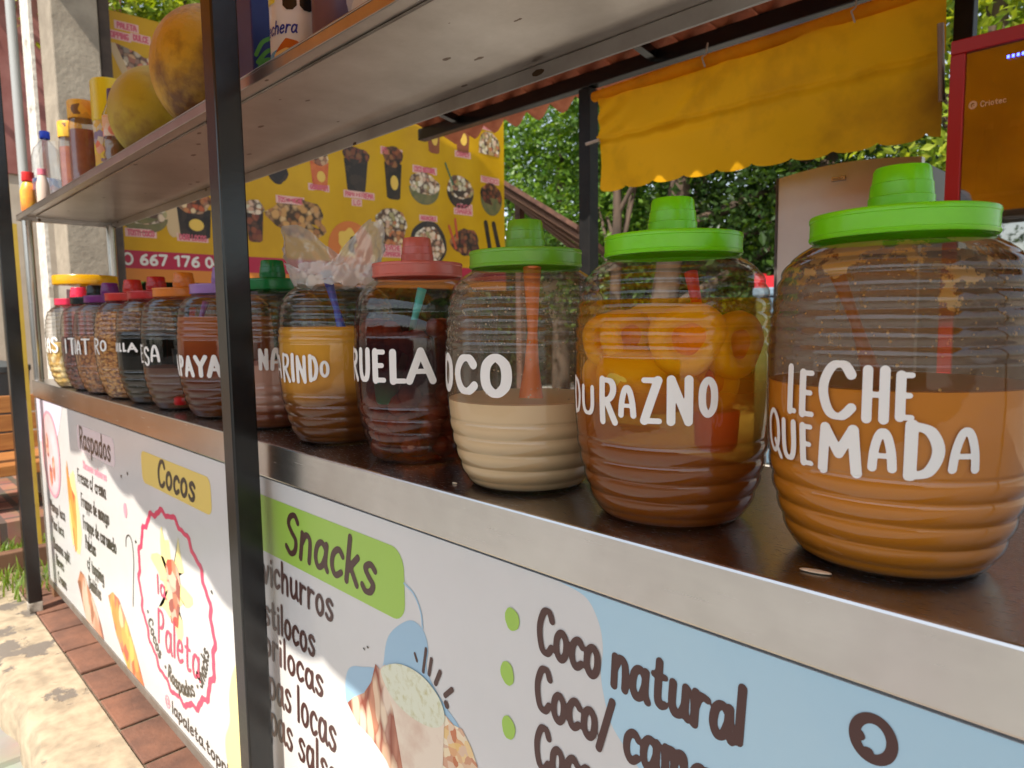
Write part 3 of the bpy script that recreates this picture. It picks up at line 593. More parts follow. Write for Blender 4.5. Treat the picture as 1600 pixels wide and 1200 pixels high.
# 1 caramel milk
j1 = make_jar(-.23, .148, 'big barrel jar of caramel coloured drink lettered LECHE QUEMADA', G1)
letters_on(j1, [('L', -31.5, -25, .153, .201, .0040), ('E', -24, -15, .152, .197, .0040), ('C', -13.5, 3, .1525, .208, .0048), ('H', 4.8, 15.8, .153, .203, .0042), ('E', 17.2, 24.8, .156, .199, .0040),
    ('Q', -51, -37, .109, .155, .0031), ('U', -36.5, -25, .106, .147, .0036), ('E', -23.5, -15.5, .105, .146, .0038), ('M', -14, 6.5, .102, .149, .0050), ('A', 8.3, 18.7, .110, .149, .0038), ('D', 20.5, 36, .104, .157, .0052), ('A', 38, 50, .112, .152, .0038)], 1, h=.0010)
drink(j1, .181, drink_mat('caramel_milk', [(0, (.64, .225, .020), 1), (.32, (.66, .235, .022), 1)], noise=.0, rough=.45))
mb = MB().lathe([(prof_r(z) - .0016, z) for z in np.arange(.182, .316, .0025)], 72)
obj('splashed_residue', mb, splatter_mat('caramel_splashes_shaded_film', (.76, .46, .15), .2, .315, .18, .58, fcol=(.27, .155, .065)), j1, smooth=True, local=True)  # real dried splashes; film colour also darkened for the shaded jar interior
# 2 peach
j2 = make_jar(-.48, .129, 'barrel jar of amber drink with peach halves lettered DURAZNO', G1)
letters_on(j2, [('D', -40, -28.5, .131, .178, .0034), ('U', -27, -12.5, .133, .169, .0036), ('R', -9.5, 3.5, .126, .181, .0044), ('A', 4.5, 14.5, .136, .173, .0036), ('Z', 16.5, 29, .130, .183, .0050), ('N', 30, 44.5, .130, .184, .0048), ('O', 46.5, 57, .138, .183, .0042)], 1, h=.0010)
drink(j2, .268, drink_mat('peach_drink', [(0, (.36, .11, .018), .9), (.085, (.38, .11, .016), .80), (.115, (.48, .13, .014), .60), (.16, (.66, .21, .012), .46), (.195, (.95, .44, .010), .15), (.32, (.98, .48, .010), .12)], noise=.03, nscale=14, tint=(1, .84, .34), tl=.4))
# 3 coconut
j3 = make_jar(-.729, .124, 'barrel jar one third full of creamy white drink lettered COCO', (.24, .60, .03))
letters_on(j3, [('C', -60, -38, .143, .201, .0072), ('O', -36, -14.5, .143, .201, .0072), ('C', -12, 11, .143, .201, .0072), ('O', 13, 35.5, .141, .202, .0076)], 1, h=.0011)
drink(j3, .131, drink_mat('coconut_drink', [(0, (.80, .57, .32), 1), (.32, (.86, .63, .38), 1)], noise=.02, rough=.5))
mb = MB().lathe([(prof_r(z) - .0016, z) for z in np.arange(.133, .316, .003)], 64)
obj('splashed_residue', mb, splatter_mat('coconut_splashes', (.68, .55, .38), .1, .36, .04, .14, 48), j3, smooth=True, local=True)
# 4 plum
j4 = make_jar(-1.006, .132, 'barrel jar of dark plums under a coral pink lid lettered CIRUELA', (.80, .20, .15), .955, st=True)
letters_on(j4, [('C', -62, -46, .144, .202, .0062), ('I', -42, -35, .144, .202, .0062), ('R', -31, -11, .144, .202, .0062), ('U', -9, 8.5, .144, .202, .0064), ('E', 10, 25, .144, .201, .0066), ('L', 27, 43, .143, .200, .0066), ('^', 42, 66, .143, .202, .0066)], 1, h=.0012)
drink(j4, .248, drink_mat('plum_syrup', [(0, (.10, .022, .012), .12), (.105, (.07, .014, .010), .2), (.15, (.035, .010, .012), .75), (.205, (.035, .010, .012), .75), (.232, (.08, .02, .015), .15)], noise=.02, tint=(.78, .48, .34)), st=True, inset=.0014)
# 5 tamarind with a bag for a lid
j5 = make_jar(-1.288, .132, 'barrel jar of amber drink covered by a clear plastic bag lettered TAMARINDO', None, .985)
letters_on(j5, seq('TAMA', -78, -8, .135, .182, .0042) + [('R', -5, 9, .128, .186, .0042), ('I', 11, 15, .130, .186, .0048), ('N', 17, 29.5, .128, .182, .0038), ('D', 31, 41, .131, .184, .0038), ('O', 42.3, 51.5, .139, .172, .0032)], 1, h=.0012)
drink(j5, .236, drink_mat('tamarind_drink', [(0, (.15, .05, .012), .8), (.085, (.21, .07, .016), .88), (.125, (.72, .33, .05), .9), (.2, (.86, .44, .06), .9), (.32, (.88, .47, .07), .8)], noise=.05, nscale=12, tint=(.8, .36, .08)))
# 6..13
j6 = make_jar(-1.58, .135, 'barrel jar of dusky pink drink under a dark green lid beside the middle post', (.008, .26, .055))
letters_on(j6, seq('MANZA'[:3], -30, 20, .142, .188, .0042) + [('N', 46, 57, .140, .188, .0040), ('A', 58.5, 70, .139, .190, .0042)], 1, h=.0014)
drink(j6, .150, drink_mat('pink_drink', [(0, (.20, .045, .02), .95), (.045, (.28, .08, .045), .95), (.06, (.58, .30, .22), 1), (.32, (.66, .40, .30), 1)], noise=.02))
j7 = make_jar(-1.852, .128, 'barrel jar of rusty brown fruit pulp under a lilac lid lettered PAPAYA', (.42, .24, .62))
letters_on(j7, [('P', -36, -22, .112, .166, .0058), ('^', -20, -5, .112, .166, .0058), ('P', -3, 10, .112, .166, .0058), ('^', 11, 27, .111, .165, .0058), ('Y', 27, 45.5, .111, .166, .0062), ('^', 44, 62, .110, .166, .0062)], 1, h=.0014)
PULP = chunk_mat('brown_fruit_pulp', [(.42, .15, .03), (.58, .24, .055), (.28, .08, .02), (.64, .31, .08)], 95, bump=.8, gap=(.10, .03, .012))
drink(j7, .108, PULP, name='fruit_pulp')
drink(j7, .262, drink_mat('papaya_syrup', [(0, (.2, .05, .02), .8), (.18, (.30, .065, .018), .9), (.32, (.50, .15, .03), .8)], noise=.06, nscale=10, tint=(.6, .2, .06)), z0=.1085)
j8 = make_jar(-2.115, .119, 'barrel jar with an orange lid and a low dark drink lettered FRESA', (.86, .27, .02))
letters_on(j8, seq('FRE', -40, 2, .136, .188, .0044) + [('S', 4, 18, .128, .184, .0042), ('A', 20, 35, .140, .188, .0044)], 1, h=.0016)
drink(j8, .122, drink_mat('dark_berry_drink', [(0, (.16, .07, .04), .5), (.08, (.20, .10, .07), .7), (.32, (.26, .16, .12), .75)], noise=.02, tint=(.5, .3, .22)))
j9 = make_jar(-2.345, .116, 'barrel jar of almost black liquid under a red lid lettered VAINILLA', (.62, .018, .02))
letters_on(j9, seq('VAIN', -38, -3, .162, .189, .0042, 1) + [('I', 0, 5, .162, .189, .0046), ('L', 7, 15, .162, .189, .0044), ('L', 16.5, 25, .162, .189, .0044), ('^', 26, 43, .161, .190, .0044)], 1, h=.0016)
drink(j9, .222, drink_mat('vanilla_liquid', [(0, (.06, .045, .025), .8), (.10, (.02, .017, .012), .93), (.32, (.006, .006, .006), 1)], tint=(.3, .2, .1)))
CER1 = chunk_mat('orange_crisps', [(.55, .22, .04), (.68, .34, .09), (.42, .15, .03), (.74, .42, .15)], 75, bump=1, gap=(.2, .06, .01), stretch=(1, 1, 1.8))
CER2 = chunk_mat('brown_peanuts', [(.42, .17, .05), (.55, .26, .09), (.34, .12, .04), (.5, .2, .06)], 80, bump=1, gap=(.16, .05, .015))
CER3 = chunk_mat('chocolate_pieces', [(.20, .06, .04), (.28, .10, .07), (.15, .04, .03)], 80, bump=1, gap=(.06, .02, .015))
CER4 = chunk_mat('golden_flakes', [(.72, .50, .16), (.80, .62, .28), (.62, .38, .09), (.82, .70, .42)], 42, bump=1, gap=(.45, .25, .06))
j10 = make_jar(-2.547, .105, 'barrel jar filled with orange crisp sticks under a bright red lid', (.74, .035, .02))
letters_on(j10, seq('CHU', -40, -8, .156, .200, .0042) + [('R', -5, 14, .148, .202, .0044), ('O', 16, 31, .158, .196, .0042)], 1, h=.0018)
drink(j10, .285, CER1, inset=.003, name='crisp_sticks')
j11 = make_jar(-2.794, .10, 'barrel jar of brown nuts under a purple lid', (.23, .02, .24))
letters_on(j11, seq('CACAH', -58, -8, .148, .194, .0042) + [('U', -5, 8, .142, .194, .0042), ('A', 9, 21, .142, .192, .0042), ('T', 22, 41, .141, .198, .0046)], 1, h=.0018)
drink(j11, .205, CER2, inset=.003, name='nuts')
j12 = make_jar(-2.99, .10, 'barrel jar of dark brown pieces under a black lid', (.012, .012, .014))
letters_on(j12, [('I', 15, 20, .140, .194, .0044), ('T', 23, 42, .135, .198, .0046)], 1, h=.002)
drink(j12, .20, CER3, inset=.003, name='chocolate_pieces')
j13 = make_jar(-3.185, .088, 'barrel jar of golden flakes under a hot pink lid, last of the barrel row', (.85, .045, .12))
letters_on(j13, seq('PE', -34, -14, .140, .198, .0042) + [('R', -11, 4, .140, .198, .0042), ('A', 6, 19, .138, .196, .0044), ('S', 20, 38, .137, .200, .0048)], 1, h=.002)
drink(j13, .175, CER4, inset=.003, name='golden_flakes')
# straight jar with yellow lid
t = thing('straight_jar', 'straight clear jar of dark red sticks under a wide yellow lid', 'jar', (-3.42, .17, .0008))
obj('clear_body', MB().lathe([(1e-4, .003), (.10, .003), (.112, .0), (.117, .01), (.117, .40), (.112, .418), (.112, .44)], 64), GLASS, t, smooth=True, local=True)
obj('lid', MB().lathe([(.118, .413), (.121, .413), (.122, .417), (.122, .446), (.119, .451), (1e-4, .452)], 64), lidmat((.85, .48, .01)), t, smooth=True, local=True)
obj('label_sticker', MB().lathe([(.1182, .06), (.1182, .15)], 64), pbr('yellow_sticker', (.85, .66, .05), .4), t, smooth=True, local=True)
CANDY = pbr('dark_red_candy', (.17, .012, .012), .35, c2=(.3, .05, .03), scale=30)
rq = random.Random(5)
for k in range(26):
    a = rq.uniform(0, 6.28); r_ = .095 * math.sqrt(rq.random()); x, y = r_ * math.cos(a), r_ * math.sin(a)
    c = thing('candy_stick', 'dark red candy stick standing in the straight jar with the yellow lid', 'candy stick', (-3.42 + x, .17 + y, .006), 'dark red candy sticks in the straight jar')
    obj('stick', MB().tube([(0, 0, 0), (-x * .1, -y * .1, rq.uniform(.33, .405))], .011, 8), CANDY, c, smooth=True, local=True)

# things inside the jars ------------------------------------------------------
def peach_mesh():
    p = [(1e-4, -.004), (.011, -.003), (.017, .006), (.023, .012), (.030, .013), (.0365, .009), (.040, .0), (.039, -.009), (.034, -.02), (.025, -.029), (.013, -.034), (1e-4, -.0355)]
    return MB().lathe(p, 40, wob=lambda a, z: .06 * math.sin(2 * a + .5) + .05 * math.sin(3 * a) + .02 * math.sin(5 * a + 1))
PEACH = pbr('peach_flesh', (.98, .62, .02), .35, c2=(.98, .70, .06), scale=16, sss=.3, trans=.35)
PEACHC = pbr('peach_hollow', (.90, .42, .012), .5, c2=(.72, .22, .008), scale=30)
pm = None
for k, (a, z, rr, tilt, sc_, lab) in enumerate([(43, .224, .0962, 2, 1.06, 'yellow peach half with its hollow facing out, left of the two largest'), (80, .217, .0970, 3, 1.0, 'yellow peach half with a dark hollow, at the right wall of the peach jar'),
        (64, .172, .082, 40, .95, 'yellow peach half in the DURAZNO jar just above its lettering'), (2, .176, .080, 172, 1.1, None), (20, .25, .02, 90, 1.1, None), (90, .24, .03, 70, 1.1, None)]):
    o = link('peach_half', pm) if pm else obj('peach_half', peach_mesh(), [PEACH, PEACHC], None, smooth=True, local=True, sharp=180)
    if not pm:
        pm = o.data; pm.polygons.foreach_set('material_index', [1 if i < 80 else 0 for i in range(len(pm.polygons))])
    ar = R(a); nrm = Vector((math.sin(ar), -math.cos(ar), 0)); up = Vector((0, 0, 1)); d = (nrm * math.cos(R(tilt)) + up * math.sin(R(tilt))).normalized()
    o.matrix_world = Matrix.Translation((-.48 + math.sin(ar) * rr, .129 - math.cos(ar) * rr, z + H0)) @ d.to_track_quat('Z', 'Y').to_matrix().to_4x4() @ Matrix.Scale(sc_, 4)
    tag(o, lab or 'yellow peach half lying behind others in the DURAZNO jar', 'peach half', 'peach halves in the amber drink')
PLUM = pbr('plum_skin', (.13, .035, .025), .25, c2=(.30, .10, .045), scale=30, sss=.1)
for a_, z_, rr_, tw, sc_ in ((-28, .222, .078, 62, .95), (-4, .226, .082, 80, .85), (-40, .175, .078, 60, .9)):     # halves standing on edge
    o = link('peach_half', pm); ar = R(a_); d = Vector((math.sin(ar + R(tw)), -math.cos(ar + R(tw)), .1)).normalized()
    o.matrix_world = Matrix.Translation((-.48 + math.sin(ar) * rr_, .129 - math.cos(ar) * rr_, z_ + H0)) @ d.to_track_quat('Z', 'Y').to_matrix().to_4x4() @ Matrix.Scale(sc_, 4)
    tag(o, 'yellow peach half standing on its edge at the left wall of the DURAZNO jar', 'peach half', 'peach halves in the amber drink')
pm = None; rq = random.Random(11); spots = []
while len(spots) < 74:
    a = rq.uniform(-50, 120); z = rq.choice([rq.uniform(.022, .118), rq.uniform(.022, .125), rq.uniform(.2, .236)])
    rr = env(z) * .955 - .0235 - rq.choice([0, 0, 0, .014])
    p = Vector((math.sin(R(a)) * rr, -math.cos(R(a)) * rr, z))
    if all((p - q).length > .029 for q in spots): spots.append(p)
    elif rq.random() < .004: spots.append(p)
for p in spots:
    s_ = rq.uniform(.8, 1.1)
    o = link('plum', pm) if pm else obj('plum', MB().ell((0, 0, 0), (.0205, .0205, .0190), 20, 14, None, lambda a, z: .03 * math.sin(2 * a + 3 * z)), PLUM, None, smooth=True, local=True, sharp=180)
    pm = o.data; o.location = (-1.006 + p.x, .132 + p.y, p.z + H0); o.rotation_euler = (rq.uniform(0, 3), rq.uniform(0, 3), 0); o.scale = (s_, s_, s_)
    tag(o, 'small round reddish brown plum pressed against the wall of the CIRUELA jar', 'plum', 'plums in the dark syrup')
def ladle(label, jx, jy, p0, p1, col, cup=None, rc=.024, hr=.0055, flat=False):
    """handle from p0 (bottom) to p1 (top), local to the jar axis; cup at p0"""
    t = thing('ladle', label, 'ladle', (jx, jy, .001), 'plastic ladles standing in the jars')
    m = pbr('ladle_plastic', col, .35, trans=.3)
    P0, P1 = Vector(p0), Vector(p1); mid = (P0 + P1) / 2 + Vector((.002, 0, 0))
    obj('handle', MB().tube([P0, P0.lerp(mid, .5), mid, mid.lerp(P1, .5), P1], [hr * (2.0 if cup is None else 1.3), hr * 1.2, hr * .8, hr * 1.1, hr * 1.5], 10), m, t, smooth=True, local=True)
    if cup is not None:
        c = Vector(cup); obj('cup', MB().lathe([(1e-4, -rc * .9), (rc * .75, -rc * .85), (rc * .9, -rc * .6), (rc, rc * .9), (rc * .92, rc * .9), (rc * .8, -rc * .5), (1e-4, -rc * .7)], 28, c), m, t, smooth=True, local=True)
def cy_(a, r_, z): return (math.sin(R(a)) * r_, -math.cos(R(a)) * r_, z)
ladle('orange plastic ladle leaning inside the COCO jar', -.729, .124, cy_(48, .088, .138), cy_(52, .070, .318), (.85, .22, .02), hr=.0085)
ladle('orange red plastic ladle behind the splashes of the LECHE QUEMADA jar', -.23, .148, cy_(5, .06, .17), cy_(-38, .075, .312), (.75, .22, .05), hr=.006)
ladle('red plastic ladle sunk in the murky bottom of the DURAZNO jar', -.48, .129, cy_(66, .0905, .13), cy_(80, .03, .30), (.85, .03, .012), cup=cy_(66, .0915, .118), rc=.026)
ladle('turquoise plastic ladle dipping into the dark plum jar', -1.006, .132, cy_(22, .082, .13), cy_(60, .060, .30), (.05, .62, .55), cup=cy_(16, .0920, .126), rc=.022)
ladle('blue plastic ladle in the amber jar under the plastic bag', -1.288, .132, cy_(70, .085, .2), cy_(42, .06, .345), (.02, .10, .62), hr=.0075)
ladle('red plastic ladle lying at the bottom of the FRESA jar', -2.115, .119, cy_(60, .06, .05), cy_(90, .06, .29), (.75, .015, .02), cup=cy_(54, .0755, .042), rc=.030)
ladle('black plastic ladle standing in the FRESA jar', -2.115, .119, cy_(62, .092, .10), cy_(75, .075, .30), (.01, .01, .012), cup=cy_(62, .086, .15), rc=.028)
ladle('purple plastic ladle in the PAPAYA jar', -1.852, .128, cy_(8, .10, .17), cy_(20, .06, .30), (.20, .03, .33), cup=cy_(4, .097, .165), rc=.020)

# clear bag pulled over jar 5 ---------------------------------------------------
BAG = thin_glass('clear_crinkled_film', (.93, .91, .88), (.66, .62, .57), f0=.22, rough=.10, haze=.40, bump=.9, bscale=26)
n, m_ = 72, 22; vs = []; fs = []
for i in range(m_ + 1):
    t = i / m_
    for k in range(n):
        a = 2 * math.pi * k / n
        e1 = max(0, math.cos(a - R(188))) ** 5; e2 = max(0, math.cos(a - R(20))) ** 5; front = max(0, math.sin(-a))
        top = .052 + .088 * e1 + .080 * e2 - .012 * front
        flare = 1 + t * (.12 + .50 * e1 + .14 * e2)
        zz = .318 + t * top - .020 * math.sin(math.pi * min(t * 1.6, 1)) * (e1 + .6 * e2)
        wr = .0035 * math.sin(7 * a + 9 * t) + .003 * math.sin(13 * a - 14 * t + 1) + .002 * math.sin(23 * a + 21 * t)
        r_ = .083 * flare + wr * (.3 + t); vs.append((r_ * math.cos(a), r_ * math.sin(a), zz + wr * .9))
for i in range(m_):
    for k in range(n): fs.append((i * n + k, i * n + (k + 1) % n, (i + 1) * n + (k + 1) % n, (i + 1) * n + k))
o = obj('plastic_bag', MB().add(vs, fs), BAG, None, smooth=True, local=True, sharp=180); o.location = (-1.288, .132, H0 + .001)
tag(o, 'clear crinkled plastic bag with two ears pulled over the mouth of a jar', 'plastic bag')
# spilled crumbs on the counter
for (x, y, s_, lab) in ((-.262, .045, .030, 'long cream coloured crumb on the counter in front of the caramel jar'), (-.80, .038, .010, 'tiny cream crumb on the counter in front of the COCO jar'), (-.05, .06, .008, 'tiny pale crumb near the right end of the visible counter')):
    o = obj('crumb', MB().ell((0, 0, .0014), (s_ / 2, s_ / 6, .0014), 14, 8, Matrix.Rotation(R(12), 3, 'Z')), pbr('crumb', (.75, .62, .45), .6), None, smooth=True, local=True); o.location = (x, y, H0)
    tag(o, lab, 'crumb')

# ------------------------------------------------------------------ goods on the shelf (shelf top at .7335)
SZ = .7345
CLEARB = thin_glass('clear_bottle_plastic', (.93, .94, .95), (.6, .62, .66), f0=.08, rough=.05, haze=.06)
COCON = pbr('coconut_husk', (.62, .38, .03), .5, c2=(.17, .07, .015), scale=6, bump=.4, bscale=45, lo=.46, hi=.62, detail=14)
COCON2 = pbr('greenish_coconut_husk', (.52, .42, .03), .5, c2=(.22, .09, .02), scale=4.5, bump=.2, bscale=50, lo=.5, hi=.68, detail=10)
for (x, y, r, h, m, lab, ph) in ((-2.33, .14, .128, .145, COCON2, 'greenish yellow whole coconut with a brown bruise, the smaller on the shelf', .4), (-1.885, .14, .150, .162, COCON, 'big scratched orange yellow whole coconut on the shelf next to the black post', 1.7)):
    t = thing('coconut', lab, 'coconut', (x, y, SZ), 'coconuts on the shelf')
    obj('husk', MB().ell((0, 0, h), (r, r, h), 48, 32, None, lambda a, z: .035 * math.cos(3 * a + ph) * (1 - z * z) + .03 * z), m, t, smooth=True, local=True, sharp=180)
    obj('stem_scar', MB().ell((0, 0, 2 * h - .004), (.022, .022, .006), 16, 8), pbr('stem_scar', (.10, .05, .02), .8), t, smooth=True, local=True)
def bottle(name, label, cat, x, y, parts, group=None):
    t = thing(name, label, cat, (x, y, SZ), group)
    for nm, pr_, m in parts: obj(nm, MB().lathe(pr_, 36), m, t, smooth=True, local=True)
    return t
bottle('water_bottle', 'clear plastic water bottle with a blue cap at the left end of the shelf', 'bottle', -3.62, .10, [
    ('body', [(1e-4, 0), (.052, .002), (.055, .02), (.053, .05), (.056, .08), (.056, .15), (.053, .17), (.056, .2), (.055, .235), (.045, .27), (.022, .30), (.016, .31), (.016, .33)], CLEARB),
    ('cap', [(.019, .313), (.020, .315), (.020, .342), (.018, .345), (1e-4, .345)], pbr('blue_cap', (.01, .06, .62), .35)),
    ('paper_label', [(.0565, .09), (.0565, .14)], chunk_mat('bottle_label', [(.75, .78, .85), (.15, .25, .6), (.8, .8, .82), (.7, .1, .15)], 25, bump=0))])
bottle('clear_pitcher', 'tall clear plastic tumbler standing between the water bottle and the sauce jars', 'tumbler', -3.44, .13, [('body', [(1e-4, .003), (.055, .003), (.058, .0), (.066, .19), (.068, .26), (.066, .26)], CLEARB)])
bottle('hot_sauce_bottle', 'small yellow bottle with a red cap at the left front corner of the shelf', 'bottle', -3.66, .035, [
    ('body', [(1e-4, 0), (.032, .002), (.034, .01), (.034, .09), (.024, .12), (.018, .13)], pbr('yellow_sauce', (.82, .55, .05), .35, c2=(.8, .2, .05), scale=12)),
    ('cap', [(.024, .131), (.025, .133), (.023, .170), (1e-4, .172)], pbr('red_cap', (.75, .03, .03), .4))])
bottle('hot_sauce_bottle', 'small pale bottle with a pink cap behind the red capped one on the shelf', 'bottle', -3.52, .06, [
    ('body', [(1e-4, 0), (.022, .002), (.024, .01), (.024, .10), (.014, .14)], pbr('pale_sauce', (.75, .6, .5), .35)),
    ('cap', [(.016, .141), (.016, .165), (1e-4, .167)], pbr('pink_cap', (.8, .2, .28), .4))])
CH = pbr('dark_chili_filling', (.24, .035, .015), .4, c2=(.36, .09, .03), scale=25)
ORC = chunk_mat('orange_printed_cap', [(.85, .38, .02), (.85, .45, .03), (.88, .5, .04), (.12, .05, .03)], 28, bump=0)
for x, y, r, h, lab in ((-3.235, .11, .042, .305, 'slim jar of dark red chili powder with an orange printed cap, the shorter one'), (-2.985, .10, .050, .325, 'wider jar of dark red chili powder with an orange printed cap, the taller one')):
    bottle('chili_jar', lab, 'jar', x, y, [('filling', [(1e-4, .004), (r * .93, .004), (r * .93, h * .68), (1e-4, h * .68)], CH),
        ('clear_body', [(1e-4, 0), (r, .001), (r, h * .72), (r * .9, h * .80), (r * .9, h * .86)], CLEARB), ('cap', [(r * .98, h * .80), (r, h * .81), (r, h * .985), (r * .95, h), (1e-4, h)], ORC)], 'chili jars on the shelf')
PRN = chunk_mat('colourful_print', [(.85, .62, .03), (.85, .68, .05), (.75, .1, .05), (.88, .8, .5), (.15, .12, .4), (.86, .6, .02)], 38, bump=0)
bottle('spice_canister', 'tall yellow canister with a colourful printed body and a bright yellow lid', 'canister', -2.745, .13, [
    ('body', [(1e-4, 0), (.058, .001), (.058, .21), (1e-4, .211)], PRN), ('lid', [(.0585, .205), (.0605, .207), (.0605, .338), (.057, .345), (1e-4, .346)], pbr('yellow_lid', (.86, .70, .02), .35))])
bottle('spice_tube', 'orange capped printed tube half hidden by the yellow canister', 'tube', -2.875, .145, [
    ('body', [(1e-4, 0), (.034, .001), (.034, .21)], PRN), ('cap', [(.035, .205), (.035, .335), (.03, .34), (1e-4, .341)], pbr('orange_cap', (.85, .24, .05), .4))])
bottle('syrup_bottle', 'ribbed bottle of brown syrup with a dark purple cap beside the left coconut', 'bottle', -2.50, .075, [
    ('syrup', [(1e-4, .003), (.035, .003), (.035, .09), (1e-4, .09)], pbr('brown_syrup', (.20, .09, .03), .4)),
    ('body', [(1e-4, 0), (.038, .001), (.041, .015), (.036, .03), (.041, .045), (.036, .06), (.041, .075), (.038, .1), (.038, .17), (.022, .21), (.018, .22)], CLEARB),
    ('printed_band', [(.0388, .10), (.0388, .165)], chunk_mat('red_white_print', [(.8, .15, .06), (.85, .8, .75), (.85, .4, .1)], 40, bump=0)),
    ('cap', [(.022, .205), (.023, .207), (.021, .25), (1e-4, .252)], pbr('purple_cap', (.10, .04, .14), .4))])
# right of the post
t = thing('blue_carton', 'dark blue carton with a green palm leaf print behind the black post', 'carton', (-1.555, .12, SZ))
CART = pbr('dark_blue_card', (.006, .012, .10), .35, c2=(.01, .03, .17), scale=6)
obj('box', MB().box(-.06, .055, -.045, .045, 0, .30), CART, t, local=True, bevel=.003)
PM2 = lambda u, v: (.0556, u, v)
print_on('palm_leaf', [(spline([(.0 - .035, .06), (-.015, .085), (.015, .09)]), .004), (spline([(-.035, .075), (-.01, .105), (.02, .115)]), .004), (spline([(-.038, .09), (-.022, .12), (.0, .135)]), .004)], pbr('leaf_green', (.10, .35, .04), .4), t, lambda u, v: (-1.555 + .0557, .12 + u, SZ + v))
fan('printed_caption', [(-.03, .255), (.038, .255), (.038, .27), (-.03, .27)], pbr('card_print', (.6, .4, .3), .4), t, lambda u, v: (-1.555 + .0557, .12 + u, SZ + v))
bottle('dark_bottle', 'dark brown glossy bottle standing between the blue carton and the white can', 'bottle', -1.455, .20, [('body', [(1e-4, 0), (.042, .001), (.044, .01), (.043, .2), (.02, .26), (.016, .30), (1e-4, .30)], pbr('brown_glass', (.05, .012, .006), .15))])
CAN = (-1.352, .105)
t = bottle('milk_can', 'white tin can with a printed caramel flan, blue script and black warning octagons', 'can', CAN[0], CAN[1], [
    ('body', [(1e-4, 0), (.054, .0), (.055, .002), (.055, .158), (.054, .16), (1e-4, .16)], pbr('white_can_print', (.80, .80, .80), .28)),
    ('rim', [(.0552, .158), (.0568, .159), (.0568, .165), (.054, .165), (.054, .1602)], STEEL)])
def onCan(d): return lambda u, v: (CAN[0] + (.0552 + d * .0004) * math.sin(u / .055), CAN[1] - (.0552 + d * .0004) * math.cos(u / .055), SZ + v)
def canpatch(name, pts, mat, d=1, h=.0022):
    P = np.array(pts); x0, z0 = P.min(0) - h; nx = int((P[:, 0].max() - x0) / h) + 3; nz = int((P[:, 1].max() - z0) / h) + 3
    D = np.full((nz, nx), 1.0); X = x0 + np.arange(nx) * h; Z = z0 + np.arange(nz) * h
    XX, ZZ = np.meshgrid(X, Z); ins = np.zeros_like(D, bool); dist = np.full_like(D, 9.)
    for (ax, az), (bx, bz) in zip(pts, list(pts[1:]) + [pts[0]]):
        cond = ((az > ZZ) != (bz > ZZ)); xi = (bx - ax) * (ZZ - az) / ((bz - az) if bz != az else 1e-9) + ax; ins ^= cond & (XX < xi)
        q = (bx - ax) ** 2 + (bz - az) ** 2 + 1e-12; tt = np.clip(((XX - ax) * (bx - ax) + (ZZ - az) * (bz - az)) / q, 0, 1); dist = np.minimum(dist, np.hypot(XX - ax - tt * (bx - ax), ZZ - az - tt * (bz - az)))
    vs, fs = march(np.where(ins, -dist, dist), x0, z0, h); mb = MB(); mb.add([onCan(d)(u, v) for u, v in vs], fs); obj(name, mb, mat, t)
canpatch('blue_wave', [(-.06, .002), (.09, .002), (.09, .012), (.05, .018), (.02, .05), (-.02, .045), (-.06, .03)], pbr('sky_blue_print', (.03, .34, .66), .3))
canpatch('flan_print', [(.0, .018), (.075, .018), (.083, .03), (.06, .06), (.035, .066), (.005, .04)], pbr('flan_yellow', (.85, .60, .22), .3), 2)
canpatch('flan_print', [(.008, .042), (.035, .050), (.07, .044), (.058, .062), (.035, .068)], pbr('flan_caramel', (.55, .13, .02), .3), 3)
for cx in (.045, .078):
    canpatch('warning_octagon', [(cx + .015 * math.cos(R(22.5 + 45 * k)), .135 + .015 * math.sin(R(22.5 + 45 * k))) for k in range(8)], pbr('octagon_black', (.012, .012, .012), .35), 2, .0015)
canpatch('yellow_corner', [(-.02, .138), (.012, .138), (.012, .156), (-.02, .156)], pbr('corner_yellow', (.85, .75, .06), .3))
print_on('lettering', text_strokes('Lechera', -.030, .078, .024, .0016, width=.088, slant=.2), pbr('navy_print', (.01, .03, .30), .35), t, onCan(3), h=.0009)
bottle('purple_bottle', 'purple grey plastic bottle to the right of the white can', 'bottle', -1.235, .115, [('body', [(1e-4, 0), (.036, .001), (.038, .01), (.038, .19), (.015, .23), (1e-4, .235)], pbr('purple_grey_plastic', (.16, .09, .12), .4))])
t = thing('snack_bag', 'white and blue plastic bag of goods on the shelf right of the can', 'bag', (-1.06, .12, SZ))
vs = []; n = 24
obj('bag', MB().ell((0, 0, .085), (.10, .05, .085), 32, 20, None, lambda a, z: .05 * math.sin(5 * a + 3 * z) + .03 * math.sin(9 * a - 7 * z)), chunk_mat('white_blue_bag', [(.8, .8, .82), (.78, .79, .82), (.05, .16, .5), (.82, .82, .82), (.8, .8, .8)], 14, bump=.2), t, smooth=True, local=True, sharp=180)

